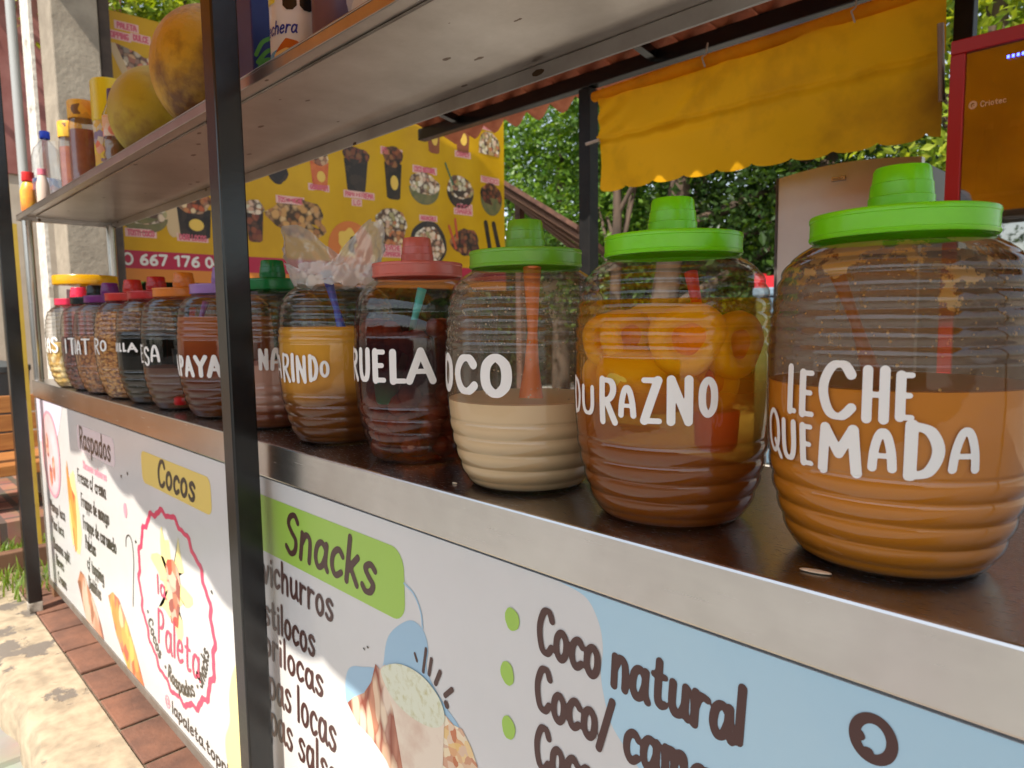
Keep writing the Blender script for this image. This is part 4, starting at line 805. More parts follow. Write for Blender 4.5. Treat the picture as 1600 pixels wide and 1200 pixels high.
# ------------------------------------------------------------------ canvas awning in front (shades the counter), then added unseen shade sheets
TX = math.tan(R(SUN_AZ)); TZ = math.tan(R(SUN_EL)) / math.cos(R(SUN_AZ))
CANVAS = pbr('yellow_canvas', (.78, .42, .012), .7, c2=(.62, .31, .012), scale=2.5, bump=.25, bscale=7, trans=.42, spec=.2)
def sheet(name, top, bot, mat, nv=16, ripple=.02, freq=6, label='', cat='awning', thick=.002):
    vs = []; fs = []; n = len(top)
    for i in range(nv + 1):
        t = i / nv
        for k in range(n):
            p = Vector(top[k]).lerp(Vector(bot[k]), t)
            p.y += ripple * math.sin(freq * p.x + 2.1 * t) * math.sin(math.pi * min(t * .9 + .05, 1)) + ripple * .4 * math.sin(2.7 * freq * p.x - 5 * t); vs.append(p)
    for i in range(nv):
        for k in range(n - 1): fs.append((i * n + k, i * n + k + 1, (i + 1) * n + k + 1, (i + 1) * n + k))
    o = obj(name, MB().add(vs, fs), mat, None, smooth=True, sharp=180)
    s = o.modifiers.new('solid', 'SOLIDIFY'); s.thickness = thick
    if label: tag(o, label, cat)
    return o
bx = [-3.115, -2.88, -2.636, -2.357, -2.069, -1.781, -1.603, -1.322, -1.171, -1.067, -.9, 1.6]; bz = [-.222, -.226, -.245, -.284, -.326, -.388, -.405, -.402, -.403, -.400, -.41, -.41]
B = .95; top = []; bot = []
for k in range(181):
    x = -3.115 + (1.5 + 3.115) * k / 180; z = float(np.interp(x, bx, bz)); z += .035 * (.6 - abs(math.sin(math.pi * (x + 3.2) / .29)) ** .6)
    top.append((x + TX * .16, -.16, 1.80)); bot.append((x + TX * B, -B, z + TZ * B))
sheet('front_awning', top, bot, CANVAS, ripple=.012, label='yellow scalloped canvas awning hung out over the front of the counter')
B2 = 2.0; top = []; bot = []
ex = [-1.06, -.98, -.93, -.88, -.82, -.76, 2.2]; e2 = [-.38, -.45, -.54, -.68, -.86, -1.02, -1.06]
for k in range(80):
    x = -1.06 + 3.2 * (k / 79) ** 1.8; z = float(np.interp(x, ex, e2)); top.append((x + TX * B2, -B2, 2.75)); bot.append((x + TX * B2, -B2, z + TZ * B2))
sheet('shadow_sheet', top, bot, CANVAS, ripple=.01, label='unseen yellow sheet added farther out to cast the shadow of the person behind the camera')  # added sheet, casts the shadow of whoever stands behind the camera
tp = MB().add([(-4.99, -.1, 3.0), (-3.9, -.1, 3.0), (-3.9, 3.5, 3.0), (-4.895, 3.5, 3.0), (-4.976, 2.466, 3.0)], [(0, 1, 2, 3, 4)]); tp = obj('shade_sheet', tp, pbr('grey_shade_sheet', (.3, .3, .29), .8), None); tag(tp, 'unseen grey sheet added high up to shade the lower part of the yellow banner', 'shade_sheet')  # out of view, added only to shade the lower banner
s = tp.modifiers.new('solid', 'SOLIDIFY'); s.thickness = .01
# ------------------------------------------------------------------ tiled roof of the kiosk
roof = thing('kiosk_roof', 'clay tiled kiosk roof on black steel beams over the counter', 'roof', (-1.2, 1.1, 1.3))
def rz(y): return 1.445 + (2.35 - y) * .17
vs = []; fs = []; PIT = .19; nx = 230; course = .36
ys = []
y = .80
while y < 2.42:
    ys += [(y, 0), (min(y + course, 2.46) - .001, .030)]; y += course
for (yy, dz) in ys:
    for k in range(nx + 1):
        x = -3.85 + 5.5 * k / nx; ph = (x / PIT) % 1
        wv = .045 * math.sin(math.pi * ph / .56) if ph < .56 else -.030 * math.sin(math.pi * (ph - .56) / .44)
        vs.append((x, yy, rz(yy) + wv + .055 - dz))
w_ = nx + 1
for i in range(len(ys) - 1):
    for k in range(nx):
        if -3.85 + 5.5 * k / nx > (-3.1 - .65 * (ys[i][0] + .2) / 2.4 if ys[i + 1][0] > 1.55 else -1.15): fs.append((i * w_ + k, i * w_ + k + 1, (i + 1) * w_ + k + 1, (i + 1) * w_ + k))  # unseen front edge stepped to admit sky light yet shade the fridges
TILE = pbr('clay_tile', (.38, .10, .05), .8, c2=(.52, .18, .09), scale=9, bump=.3, bscale=40)
o = obj('tiles', MB().add(vs, fs), TILE, roof, smooth=True, sharp=50); s = o.modifiers.new('solid', 'SOLIDIFY'); s.thickness = .014
obj('beam', MB().box(-1.15, 1.6, .84, .90, rz(.87) - .075, rz(.87) - .004), BLACK, roof, bevel=.004)
for yb in (1.72, 2.2):
    obj('beam', MB().box(-3.1 - .6 * (yb + .2) / 2.4, 1.6, yb - .03, yb + .03, rz(yb) - .075, rz(yb) - .004), BLACK, roof, bevel=.004)
for xb in (-3.3, -1.9, -.5, .9):
    for ya, yb in (((.91, 1.689) if xb > -1 else (1.55, 1.689)), (1.751, 2.169)):
        ym = (ya + yb) / 2; mb = MB()
        mb.add([(x, y, rz(y) + dz) for x in (xb - .02, xb + .02) for y in (ya, yb) for dz in (-.055, -.012)], [(0, 1, 3, 2), (4, 6, 7, 5), (0, 4, 5, 1), (2, 3, 7, 6), (0, 2, 6, 4), (1, 5, 7, 3)])
        obj('rafter', mb, BLACK, roof)
for x, y, wd, lab in ((-2.31, 2.2, .036, 'black square post at the left edge of the rear yellow canvas'), (-.688, 2.28, .03, 'black square post between the rear canvas and the red cooler')):
    p = thing('rear_post', lab, 'post', (x, y, -1.0), 'black posts at the back of the kiosk')
    obj('shaft', MB().box(x - wd, x + wd, y - wd, y + wd, -1.0, rz(y) - .08), BLACKM, p, bevel=.004)
# rear canvas -------------------------------------------------------------------
ra = thing('rear_awning', 'rolled down yellow canvas awning with a scalloped lower edge behind the jars', 'awning', (-1.45, 2.12, .85))
RC = pbr('aged_yellow_canvas', (.96, .49, .008), .6, c2=(.42, .17, .010), scale=2.2, bump=.3, bscale=5, lo=.47, hi=.80, trans=.5, detail=10, spec=.25)
vs = []; fs = []; nu, nv = 160, 44
for i in range(nv + 1):
    t = i / nv
    for k in range(nu + 1):
        u = k / nu; x = -2.175 + 1.468 * u
        zb = .862 - .012 * u - .026 * abs(math.sin(math.pi * (x + 2.175) / .158)) ** .33 + .016
        zt = 1.295 + .02 * u; z = zt + (zb - zt) * t
        fold = .010 * math.sin(5 * x + 4 * t) + .004 * math.sin(15 * x - 9 * t) + .020 * math.exp(-((t - .44) / .02) ** 2) + .014 * math.exp(-((u * 9 - 3 + 4 * (t - .3)) / .35) ** 2) * (t < .44) + .012 * math.exp(-((u * 6 - 4.2 - 2 * t) / .3) ** 2) * (t < .44) \
            + .008 * math.sin(34 * x + 30 * t) * math.exp(-(u / .10) ** 2) * (t < .5) - .012 * math.exp(-((t - .50) / .05) ** 2) * math.exp(-((u - .3) / .2) ** 2)
        vs.append((x, 2.12 - fold, z))
w_ = nu + 1
for i in range(nv):
    for k in range(nu): fs.append((i * w_ + k, i * w_ + k + 1, (i + 1) * w_ + k + 1, (i + 1) * w_ + k))
obj('canvas', MB().add(vs, fs), RC, ra, smooth=True, sharp=180)
obj('rolled_top', MB().tube([(-2.21, 2.12, 1.315), (-1.8, 2.118, 1.322), (-1.3, 2.122, 1.326), (-.70, 2.12, 1.335)], [.024, .028, .026, .027], 16), RC, ra, smooth=True)
obj('pull_rod', MB().tube([(-2.235, 2.09, 1.092), (-2.16, 2.098, 1.10)], .008, 8), pbr('pale_rod', (.5, .42, .35), .5), ra)
obj('side_rod', MB().tube([(-.712, 2.08, 1.20), (-.700, 2.085, .95)], .010, 10), pbr('rusty_rod', (.30, .22, .17), .5, metal=.5), ra, smooth=True)
for x in (-1.60, -1.0): obj('tie_cord', MB().tube([(x, 2.13, 1.40), (x + .01, 2.10, 1.345), (x, 2.085, 1.33), (x + .012, 2.09, 1.29)], .0035, 6), pbr('cord', (.5, .47, .4), .8), ra)

# ------------------------------------------------------------------ fridges at the back
f = thing('silver_refrigerator', 'silver grey upright refrigerator behind the caramel jar', 'refrigerator', (-1.12, 2.7, -1.0))
SILV = pbr('silver_door', (.76, .67, .60), .32, metal=.2, c2=(.70, .60, .53), scale=4)
FG = pbr('dark_grey_side', (.10, .085, .08), .5)
obj('body', MB().box(-1.395, -.845, 2.442, 3.0, -.98, .835), FG, f, bevel=.01)
vs = []; nn = 14
mb = MB()
for k in range(nn + 1):
    u = k / nn; x = -1.40 + .56 * u; yy = 2.40 - .022 * math.sin(math.pi * u); zt = .842 + .020 * math.sin(math.pi * u)
    vs += [(x, yy, -.9), (x, yy, zt), (x, 2.44, zt), (x, 2.44, -.9)]
fs = [(0, 1, 2, 3), tuple(nn * 4 + q for q in (3, 2, 1, 0))]
for k in range(nn):
    for q in range(4): fs.append((k * 4 + q, k * 4 + 4 + q, k * 4 + 4 + (q + 1) % 4, k * 4 + (q + 1) % 4))
dr = obj('door', mb.add(vs, fs), SILV, f, smooth=True, sharp=40)
obj('door_edge', MB().box(-1.412, -1.4005, 2.395, 2.44, -.9, .845), FG, f, bevel=.003)
obj('badge', MB().box(-1.165, -1.108, 2.369, 2.3785, .790, .808), pbr('badge_metal', (.55, .5, .47), .25, metal=.8), dr, bevel=.002)
print_on('badge_lettering', text_strokes('mabe', -1.157, .7945, .010, .0009, width=.040), pbr('badge_ink', (.15, .12, .11), .4), dr, lambda u, v: (u, 2.3684, v), h=.0008)
for k in range(4): obj('foot', MB().tube([(-1.36 + .48 * (k % 2), 2.48 + .46 * (k // 2), -1.0), (-1.36 + .48 * (k % 2), 2.48 + .46 * (k // 2), -.979)], .02, 10), FG, f)
g = thing('red_drinks_cooler', 'tall red framed drinks cooler with a dark glass door at the right edge', 'cooler', (-.3, 2.2, -1.0))
RED = pbr('red_enamel', (.50, .012, .012), .35)
X0, X1, ZT, YF = -.634, .02, 1.075, 1.9
mb = MB(); mb.box(X0 + .004, X0 + .03, YF + .036, YF + .6, -.98, ZT - .006); mb.box(X1 - .03, X1 - .004, YF + .036, YF + .6, -.98, ZT - .006); mb.box(X0 + .031, X1 - .031, YF + .57, YF + .6, -.98, ZT - .006)
mb.box(X0 + .031, X1 - .031, YF + .036, YF + .569, ZT - .036, ZT - .006); mb.box(X0 + .031, X1 - .031, YF + .036, YF + .569, -.98, -.85)
obj('cabinet', mb, pbr('dark_cabinet', (.05, .045, .04), .5), g)
for zs_ in (.22, .60): obj('shelf', MB().box(X0 + .032, X1 - .032, YF + .06, YF + .56, zs_, zs_ + .012), pbr('wire_shelf', (.45, .43, .40), .4), g)
for k in range(9):
    bx_ = X0 + .075 + .066 * k; bz_ = .6125 if k < 8 else .2325; ck = [(.10, .02, .01), (.45, .20, .02), (.03, .10, .03)][(k * 2 + k // 3) % 3]
    d_ = thing('drink_bottle', 'small drink bottle standing on a shelf inside the red framed cooler', 'bottle', (bx_, YF + .16 + .02 * (k % 2), bz_), 'bottles inside the drinks cooler')
    obj('body', MB().lathe([(1e-4, 0), (.026, 0), (.028, .01), (.028, .13), (.012, .18), (.011, .215)], 20), pbr('bottled_drink', ck, .15), d_, smooth=True, local=True)
    obj('cap', MB().lathe([(.013, .212), (.013, .232), (1e-4, .233)], 16), pbr('bottle_cap', (.6, .5, .4), .4), d_, smooth=True, local=True)
mb = MB(); mb.box(X0, X0 + .040, YF, YF + .035, -.9, ZT - .0425); mb.box(X1 - .040, X1, YF, YF + .035, -.9, ZT - .0425); mb.box(X0, X1, YF, YF + .035, ZT - .042, ZT); mb.box(X0 + .041, X1 - .041, YF, YF + .035, -.9, -.80)
dr = obj('door_frame', mb, RED, g, bevel=.003)
GD, tg, og = new_mat('dark_glass'); pg = N(tg, 'ShaderNodeBsdfPrincipled', Roughness=.03); pg.inputs['Base Color'].default_value = (.30, .27, .24, 1); pg.inputs['IOR'].default_value = 3.2; pg.inputs['Metallic'].default_value = .65; L(tg, pg.outputs[0], og.inputs[0])
GD = thin_glass('tinted_door_glass', (.42, .40, .37), (.2, .2, .2), f0=.34, rough=.02)
gl = obj('glass_pane', MB().box(X0 + .041, X1 - .041, YF + .012, YF + .020, -.799, ZT - .0425), GD, g)
ORL = pbr('copper_print', (.72, .42, .22), .4)
print_on('logo_mark', [(ring_(-.571, .875, .0085, .0095), .0028), (ring_(-.568, .873, .003, .0035), .0016)], ORL, gl, lambda u, v: (u, YF + .0112, v), h=.0009)
print_on('lettering', text_strokes('Criotec', -.552, .8655, .016, .0013, width=.066), ORL, gl, lambda u, v: (u, YF + .0112, v), h=.0008)
led = emit('blue_led', (.05, .08, 1), 6)
mb = MB()
for k in range(6): mb.box(-.49 + .012 * k, -.484 + .012 * k, YF + .0095, YF + .011, .990, .998)
obj('led_display', mb, led, g)
for k in range(4): obj('foot', MB().tube([(X0 + .06 + .5 * (k % 2), YF + .1 + .4 * (k // 2), -1.0), (X0 + .06 + .5 * (k % 2), YF + .1 + .4 * (k // 2), -.979)], .025, 10), FG, g)
ct = thing('picnic_cooler', 'dull blue picnic cooler box beyond the jars left of the refrigerator', 'cooler', (-2.66, 5.1, -1.0))
obj('box', MB().box(-2.74, -2.50, 4.9, 5.3, -1.0, .40), pbr('dull_blue_plastic', (.10, .16, .22), .5), ct, bevel=.02); obj('lid', MB().box(-2.76, -2.48, 4.88, 5.32, .401, .47), pbr('pale_lid', (.18, .26, .34), .5), ct, bevel=.015)
ct = thing('red_crate', 'small red plastic crate with white items on the blue cooler box', 'crate', (-2.66, 5.1, .4705))
mb = MB(); mb.box(-2.80, -2.56, 5.0, 5.2, .471, .485)
for a in (-2.80, -2.57): mb.box(a, a + .012, 5.0, 5.2, .486, .60)
for a in (5.0, 5.188): mb.box(-2.787, -2.571, a, a + .012, .486, .57)
obj('crate', mb, pbr('red_plastic', (.6, .02, .03), .45), ct)

# ------------------------------------------------------------------ yellow menu banner on the far left
bn = thing('menu_banner', 'big yellow vinyl menu banner with printed snacks and a phone number on a red stripe', 'banner', (-5.2, 2.6, .53))
BY = pbr('yellow_vinyl', (.72, .41, .004), .42, c2=(.60, .32, .004), scale=1.5, trans=.30, bump=.12, bscale=1.6)
def wav(y, z): return .016 * math.sin(1.9 * y + .8 * z) + .010 * math.sin(4.3 * y - 1.7 * z) + .005 * math.sin(11 * y + z)
def gridded(y0, y1, z0, z1, d, ny, nz, top=None):
    vs = []; fs = []
    for i in range(nz + 1):
        for k in range(ny + 1):
            y = y0 + (y1 - y0) * k / ny; z = z0 + (z1 - z0) * i / nz; vs.append((-5.2 + wav(y, z) + d, y, z))
    for i in range(nz):
        for k in range(ny): fs.append((i * (ny + 1) + k, i * (ny + 1) + k + 1, (i + 1) * (ny + 1) + k + 1, (i + 1) * (ny + 1) + k))
    return MB().add(vs, fs)
vin = obj('vinyl_sheet', gridded(.55, 4.385, .53, 2.29, 0, 90, 40), BY, bn, smooth=True)
def BMf(d): return lambda u, v: (-5.2 + wav(u, v) + .0016 * d, u, v)
obj('red_stripe', gridded(.55, 4.385, .617, .738, .0018, 90, 3), pbr('crimson_print', (.42, .010, .045), .45), bn, smooth=True)
obj('orange_stripe', gridded(.55, 4.385, .53, .6165, .0018, 90, 3), pbr('orange_print', (.62, .20, .02), .45), bn, smooth=True)
WHT = pbr('white_print', (.74, .70, .62), .45)
for s, y0 in (('667', .905), ('176', 1.128), ('04', 1.350)): print_on('phone_digits', text_strokes(s, y0, .647, .066, .0085, width=.19 if len(s) == 3 else .125), WHT, bn, BMf(2.4), h=.006)
print_on('phone_icon', [(ring_(.835, .68, .028, .036), .007)], WHT, bn, BMf(2.4), h=.005)
PK = pbr('pink_caption', (.62, .12, .16), .5); PKW = pbr('caption_halo', (.75, .45, .38), .5)
for s, y0, z0, y1, h in (('PALETA', .864, 2.189, .985, .034), ('TOPPING', .800, 2.119, .935, .036), ('DULCE', .957, 2.130, 1.055, .036), ('TOSTI COCO', .84, .839, 1.017, .036), ('DORI LOCOS', 1.176, .832, 1.376, .038), ('TOSTIEVICHE', 1.936, 1.178, 2.147, .040),
      ('GORDIPEPI', 2.208, 1.305, 2.369, .036), ('PAPA EXTREMA', 2.528, 1.285, 2.805, .040), ('LG', 2.605, 1.222, 2.68, .038), ('PEPI LOCO', 2.897, 1.690, 3.113, .046), ('COCO NATURAL', 3.241, 1.582, 3.483, .046),
      ('COCO', 3.721, 1.298, 3.907, .040), ('CAMARON', 3.70, 1.250, 3.91, .040), ('TOSTICOCO', 4.05, 1.592, 4.30, .044), ('CEVICHE', 2.893, .860, 3.077, .042), ('CAMARON', 2.891, .807, 3.075, .040), ('AGUACHILE', 3.30, 1.155, 3.47, .034), ('TOSTICOCO', 4.033, 2.105, 4.239, .042), ('CHAMOY', 3.734, 1.79, 3.90, .04)):
    fan('caption_halo', [(y0 - .012, z0 - .010), (y1 + .012, z0 - .010), (y1 + .012, z0 + h + .010), (y0 - .012, z0 + h + .010)], PKW, bn, BMf(1.1))
    print_on('caption', text_strokes(s, y0, z0, h, .0042, width=y1 - y0), PK, bn, BMf(2.2), h=.0032)
DARKC = chunk_mat('dark_cup_print', [(.018, .012, .01), (.03, .02, .015), (.05, .03, .02)], 14, bump=0)
FOOD1 = chunk_mat('food_print_red', [(.45, .08, .03), (.62, .25, .08), (.20, .04, .02), (.75, .55, .3), (.3, .06, .03)], 24, bump=0, gap=(.05, .02, .01))
FOOD2 = chunk_mat('food_print_pale', [(.65, .45, .28), (.78, .66, .5), (.45, .16, .07), (.35, .30, .12), (.8, .7, .55)], 24, bump=0, gap=(.10, .05, .03))
FOOD3 = chunk_mat('food_print_brown', [(.40, .18, .05), (.60, .32, .10), (.30, .10, .03), (.66, .42, .18)], 20, bump=0, gap=(.06, .03, .01))
FOOD4 = chunk_mat('food_print_dark', [(.14, .03, .02), (.28, .08, .03), (.07, .03, .02), (.45, .18, .06)], 22, bump=0, gap=(.03, .015, .01))
LOGO = pbr('orange_badge_print', (.62, .17, .03), .45); LOGY = pbr('badge_yellow_print', (.75, .48, .08), .45); SHELLG = pbr('green_shell_print', (.10, .11, .04), .5, c2=(.2, .16, .06), scale=12)
GHOST = pbr('pale_shadow_print', (.60, .42, .22), .5)
def cup(cy_, cz, w_, h_, top, body=None, badge=True, taper=.72, split=.30, seed=1):
    body = body or DARKC; zt = cz + h_ / 2; zm = zt - h_ * split; zb = cz - h_ / 2; a = w_ / 2
    fan('cup_picture', [(cy_ - a * .95, zm + .01), (cy_ - a * taper, zb + .015), (cy_ - a * taper * .6, zb), (cy_ + a * taper * .6, zb), (cy_ + a * taper, zb + .015), (cy_ + a * .95, zm + .01)], body, bn, BMf(1.5))
    fan('food_picture', blob(cy_, zm + h_ * split * .42, w_ * 1.02, h_ * split * 1.25, 28, .06, seed), top, bn, BMf(2.2))
    if badge: fan('cup_badge', blob(cy_ + .01, zm - (zm - zb) * .52, w_ * .42, (zm - zb) * .42, 20, 0), LOGY, bn, BMf(2.6))
def bowl(cy_, cz, w_, h_, top, body, seed=1):
    fan('bowl_picture', [(cy_ + w_ / 2 * math.cos(a), cz + .04 * h_ + h_ / 2 * 1.05 * math.sin(a)) for a in [math.pi + math.pi * k / 16 for k in range(17)]], body, bn, BMf(1.5))
    fan('food_picture', blob(cy_, cz + .14 * h_, w_ * .98, h_ * .66, 28, .05, seed), top, bn, BMf(2.2))
bowl(.953, .955, .31, .20, FOOD2, SHELLG, 1); fan('picture_shadow', blob(1.16, .96, .14, .22, 20, .1, 2), GHOST, bn, BMf(1)); cup(1.296, 1.01, .26, .33, FOOD1, split=.38, taper=.82, seed=2); cup(1.743, 1.01, .15, .317, FOOD2, body=FOOD4, badge=False, seed=3)
fan('food_picture', blob(2.104, 1.06, .50, .30, 34, .09, 5), FOOD3, bn, BMf(1.5)); fan('cup_picture', blob(1.95, 1.40, .16, .18, 20, .05, 4), DARKC, bn, BMf(1.5))
fan('badge_picture', blob(2.572, .85, .44, .46, 36, .0), LOGO, bn, BMf(1.5)); fan('badge_splash', blob(2.58, .88, .26, .24, 40, .16, 9), LOGY, bn, BMf(2.2)); fan('badge_cup', blob(2.60, .88, .09, .17, 16, .1, 3), DARKC, bn, BMf(2.8))
cup(2.30, 1.461, .175, .30, FOOD1, body=pbr('red_cup_print', (.50, .05, .02), .45, c2=(.7, .22, .04), scale=6), seed=6); cup(2.641, 1.512, .24, .37, FOOD4, badge=False, seed=7); cup(3.018, 1.536, .20, .46, FOOD4, split=.34, seed=8)
bowl(3.352, 1.437, .33, .30, FOOD2, SHELLG, 9); bowl(3.773, 1.45, .33, .32, FOOD2, DARKC, 10); bowl(4.19, 1.43, .32, .33, FOOD4, SHELLG, 11)
print_on('straw_picture', [([(3.60, 1.70), (3.70, 1.48)], .009)], pbr('green_straw_print', (.02, .12, .06), .5), bn, BMf(2.8), h=.006)
cup(2.994, 1.062, .32, .31, FOOD2, body=FOOD1, badge=False, split=.5, taper=.7, seed=12); fan('plate_picture', blob(3.381, .94, .40, .42, 30, .02, 3), DARKC, bn, BMf(1.5)); fan('food_picture', blob(3.381, .93, .33, .34, 30, .05, 3), FOOD2, bn, BMf(2.2))
fan('food_picture', blob(3.83, .98, .34, .28, 26, .08, 13), FOOD4, bn, BMf(1.6)); print_on('straw_picture', [([(3.70, 1.19), (3.72, 1.02)], .014), ([(3.62, 1.12), (3.70, .92)], .014)], pbr('red_straw_print', (.5, .08, .03), .5), bn, BMf(2.4), h=.008)
print_on('bottle_picture', [([(4.10, 1.19), (4.16, .93)], .030), ([(4.22, 1.19), (4.30, .93)], .030)], DARKC, bn, BMf(1.6), h=.012)
cup(3.472, 1.96, .17, .38, FOOD1, body=pbr('brown_drink_print', (.22, .05, .02), .45, c2=(.30, .09, .03), scale=6), seed=14); cup(3.82, 2.02, .19, .40, FOOD4, body=pbr('brown_drink_print', (.20, .05, .02), .45, c2=(.28, .08, .03), scale=6), seed=15)
fan('food_picture', [(4.02, 1.86), (4.03, 1.97), (4.06, 2.04), (4.12, 2.08), (4.22, 2.08), (4.31, 2.02), (4.33, 1.94), (4.31, 1.86)], FOOD2, bn, BMf(1.5))
fan('food_picture', [(.85, 2.085), (1.12, 2.02), (1.13, 1.90), (.94, 1.86)], chunk_mat('topping_print', [(.65, .45, .25), (.2, .08, .05), (.75, .6, .4), (.10, .06, .05), (.6, .2, .1), (.5, .42, .2)], 26, bump=0, gap=(.05, .02, .01)), bn, BMf(1.5))
fan('picture_shadow', [(.80, 2.08), (.85, 2.085), (.94, 1.86), (.90, 1.84)], GHOST, bn, BMf(1))
for y in (.57, 4.36): obj('banner_rope', MB().tube([(-5.19, y, 2.29), (-5.19, y + (.06 if y > 2 else -.02), 2.6)], .006, 6), DARK_INK, bn)
fr = thing('banner_frame', 'dark steel frame on two legs carrying the yellow menu banner', 'frame', (-5.25, 2.5, -1.0))
mb = MB()
for y in (.60, 4.30): mb.box(-5.31, -5.265, y - .02, y + .02, -1.0, 2.31)
mb.box(-5.31, -5.265, .621, 4.279, 2.27, 2.31)
obj('frame', mb, BLACK, fr)
# concrete pillar with pipes ------------------------------------------------------
cp = thing('concrete_pillar', 'square raw concrete pillar left of the yellow banner', 'pillar', (-5.2, .58, -1.0))
CONC = pbr('raw_concrete', (.38, .325, .25), .85, c2=(.25, .21, .16), scale=5, bump=.35, bscale=35)
obj('shaft', MB().box(-5.32, -5.0, .45, .705, -1.0, 3.4), CONC, cp, bevel=.008)
pd = thing('dark_post', 'dark brown timber post between the concrete pillar and the banner', 'post', (-5.1, .75, -1.0))
obj('shaft', MB().box(-5.14, -5.02, .712, .775, -1.0, 3.4), pbr('dark_timber', (.045, .032, .024), .8, c2=(.08, .055, .04), scale=9), pd, bevel=.004)
wb = thing('white_board', 'narrow white painted board with faint writing on the left of the pillar', 'board', (-5.4, .42, -1.0))
obj('board', MB().box(-5.56, -5.33, .40, .42, -1.0, 3.4), peel_mat('chalky_white', (.75, .71, .64), (.4, .36, .3), 6, .62), wb)
pp = thing('grey_pipe', 'grey plastic pipe running up beside the white board', 'pipe', (-5.4, .33, -1.0))
obj('pipe', MB().tube([(-5.62, .36, -1.0), (-5.62, .36, 3.4)], .028, 12), pbr('grey_pvc', (.36, .37, .36), .45), pp, smooth=True)
yp = thing('yellow_board', 'narrow yellow board standing behind the left shelf support', 'board', (-4.3, .12, -1.0))
obj('board', MB().box(-4.42, -4.33, .06, .09, -.99, .76), pbr('yellow_board_paint', (.62, .42, .05), .6, c2=(.5, .32, .05), scale=8), yp)

# ------------------------------------------------------------------ ground, kerb, paving, bench on the left
PAV = pbr('ground_earth', (.30, .22, .15), .95, c2=(.20, .15, .10), scale=3, bump=.4, bscale=30)
n_ = MB().add([(-200, -200, -1.13), (200, -200, -1.13), (200, 200, -1.13), (-200, 200, -1.13)], [(0, 1, 2, 3)])
def brick_mat(name, c1, c2, mortar, scale, bw=.5, rh=.25):
    m, t, out = new_mat(name); p = N(t, 'ShaderNodeBsdfPrincipled', Roughness=.85); tc = N(t, 'ShaderNodeTexCoord')
    br = N(t, 'ShaderNodeTexBrick', Scale=scale); br.inputs['Color1'].default_value = c4(c1); br.inputs['Color2'].default_value = c4(c2); br.inputs['Mortar'].default_value = c4(mortar)
    br.inputs['Mortar Size'].default_value = .018; br.inputs['Brick Width'].default_value = bw; br.inputs['Row Height'].default_value = rh
    L(t, tc.outputs['Object'], br.inputs['Vector'])
    n = N(t, 'ShaderNodeTexNoise', Scale=6, Detail=6); L(t, tc.outputs['Object'], n.inputs['Vector'])
    mx = N(t, 'ShaderNodeMixRGB', blend_type='MULTIPLY'); mx.inputs[0].default_value = .6; L(t, br.outputs[0], mx.inputs[1]); L(t, n.outputs[1], mx.inputs[2])
    g_ = N(t, 'ShaderNodeRGBCurve'); L(t, mx.outputs[0], p.inputs['Base Color'])
    b_ = N(t, 'ShaderNodeBump', Strength=.6, Distance=.006); b_.invert = True; L(t, br.outputs['Fac'], b_.inputs['Height']); L(t, b_.outputs[0], p.inputs['Normal'])
    L(t, p.outputs[0], out.inputs[0]); return m
BRK = brick_mat('brick_paving', (.45, .22, .14), (.36, .16, .10), (.16, .12, .09), 1.0, .24, .12)
structure('ground', n_, brick_mat('pale_paving', (.46, .435, .40), (.41, .385, .35), (.30, .28, .25), 1.0, .4, .2))
structure('stall_floor', MB().box(-4.15, 9, .32, 14, -1.129, -1.012), pbr('pale_concrete_floor', (.55, .50, .43), .85, c2=(.42, .37, .31), scale=2, bump=.2, bscale=30))
mb = MB(); rb = random.Random(2)
BR1 = pbr('terracotta_brick', (.23, .105, .065), .85, c2=(.13, .065, .045), scale=7, bump=.3, bscale=50)
mb.box(-4.1, 2.4, -.084, .319, -1.129, -1.010)
sb = structure('brick_strip_bed', mb, pbr('sandy_joint', (.22, .17, .12), .95, c2=(.12, .09, .06), scale=30, bump=.4))
mb = MB()
for k in range(27):
    x = -3.97 + .2372 * k
    for (ya, yb) in ((-.081, .052), (.058, .19), (.196, .318)):
        dz = rb.uniform(-.003, .003); mb.box(x + .005 + rb.uniform(0, .005), x + .228, ya + rb.uniform(0, .004), yb, -1.0095, -.999 + dz)
structure('brick_strip', mb, BR1, bevel=.004)
vs = []; fs = []; nx = 160
cs = [(-.300, -1.13), (-.293, -1.04), (-.270, -1.008), (-.235, -1.001), (-.16, -1.0), (-.0855, -1.002), (-.0855, -1.128)]
for k in range(nx + 1):
    x = -4.1 + 6.5 * k / nx; j = .010 * math.sin(9 * x) + .008 * math.sin(23 * x + 1)
    for i, (y, z) in enumerate(cs): vs.append((x, y + (j if i < 4 else 0), z + (.004 * math.sin(31 * x + i) if 0 < i < 5 else 0)))
for k in range(nx):
    for i in range(6): fs.append((k * 7 + i, (k + 1) * 7 + i, (k + 1) * 7 + i + 1, k * 7 + i + 1))
structure('kerb', MB().add(vs, fs), peel_mat('peeling_kerb_paint', (.46, .37, .255), (.17, .145, .12), 4.0, .585), smooth=True)
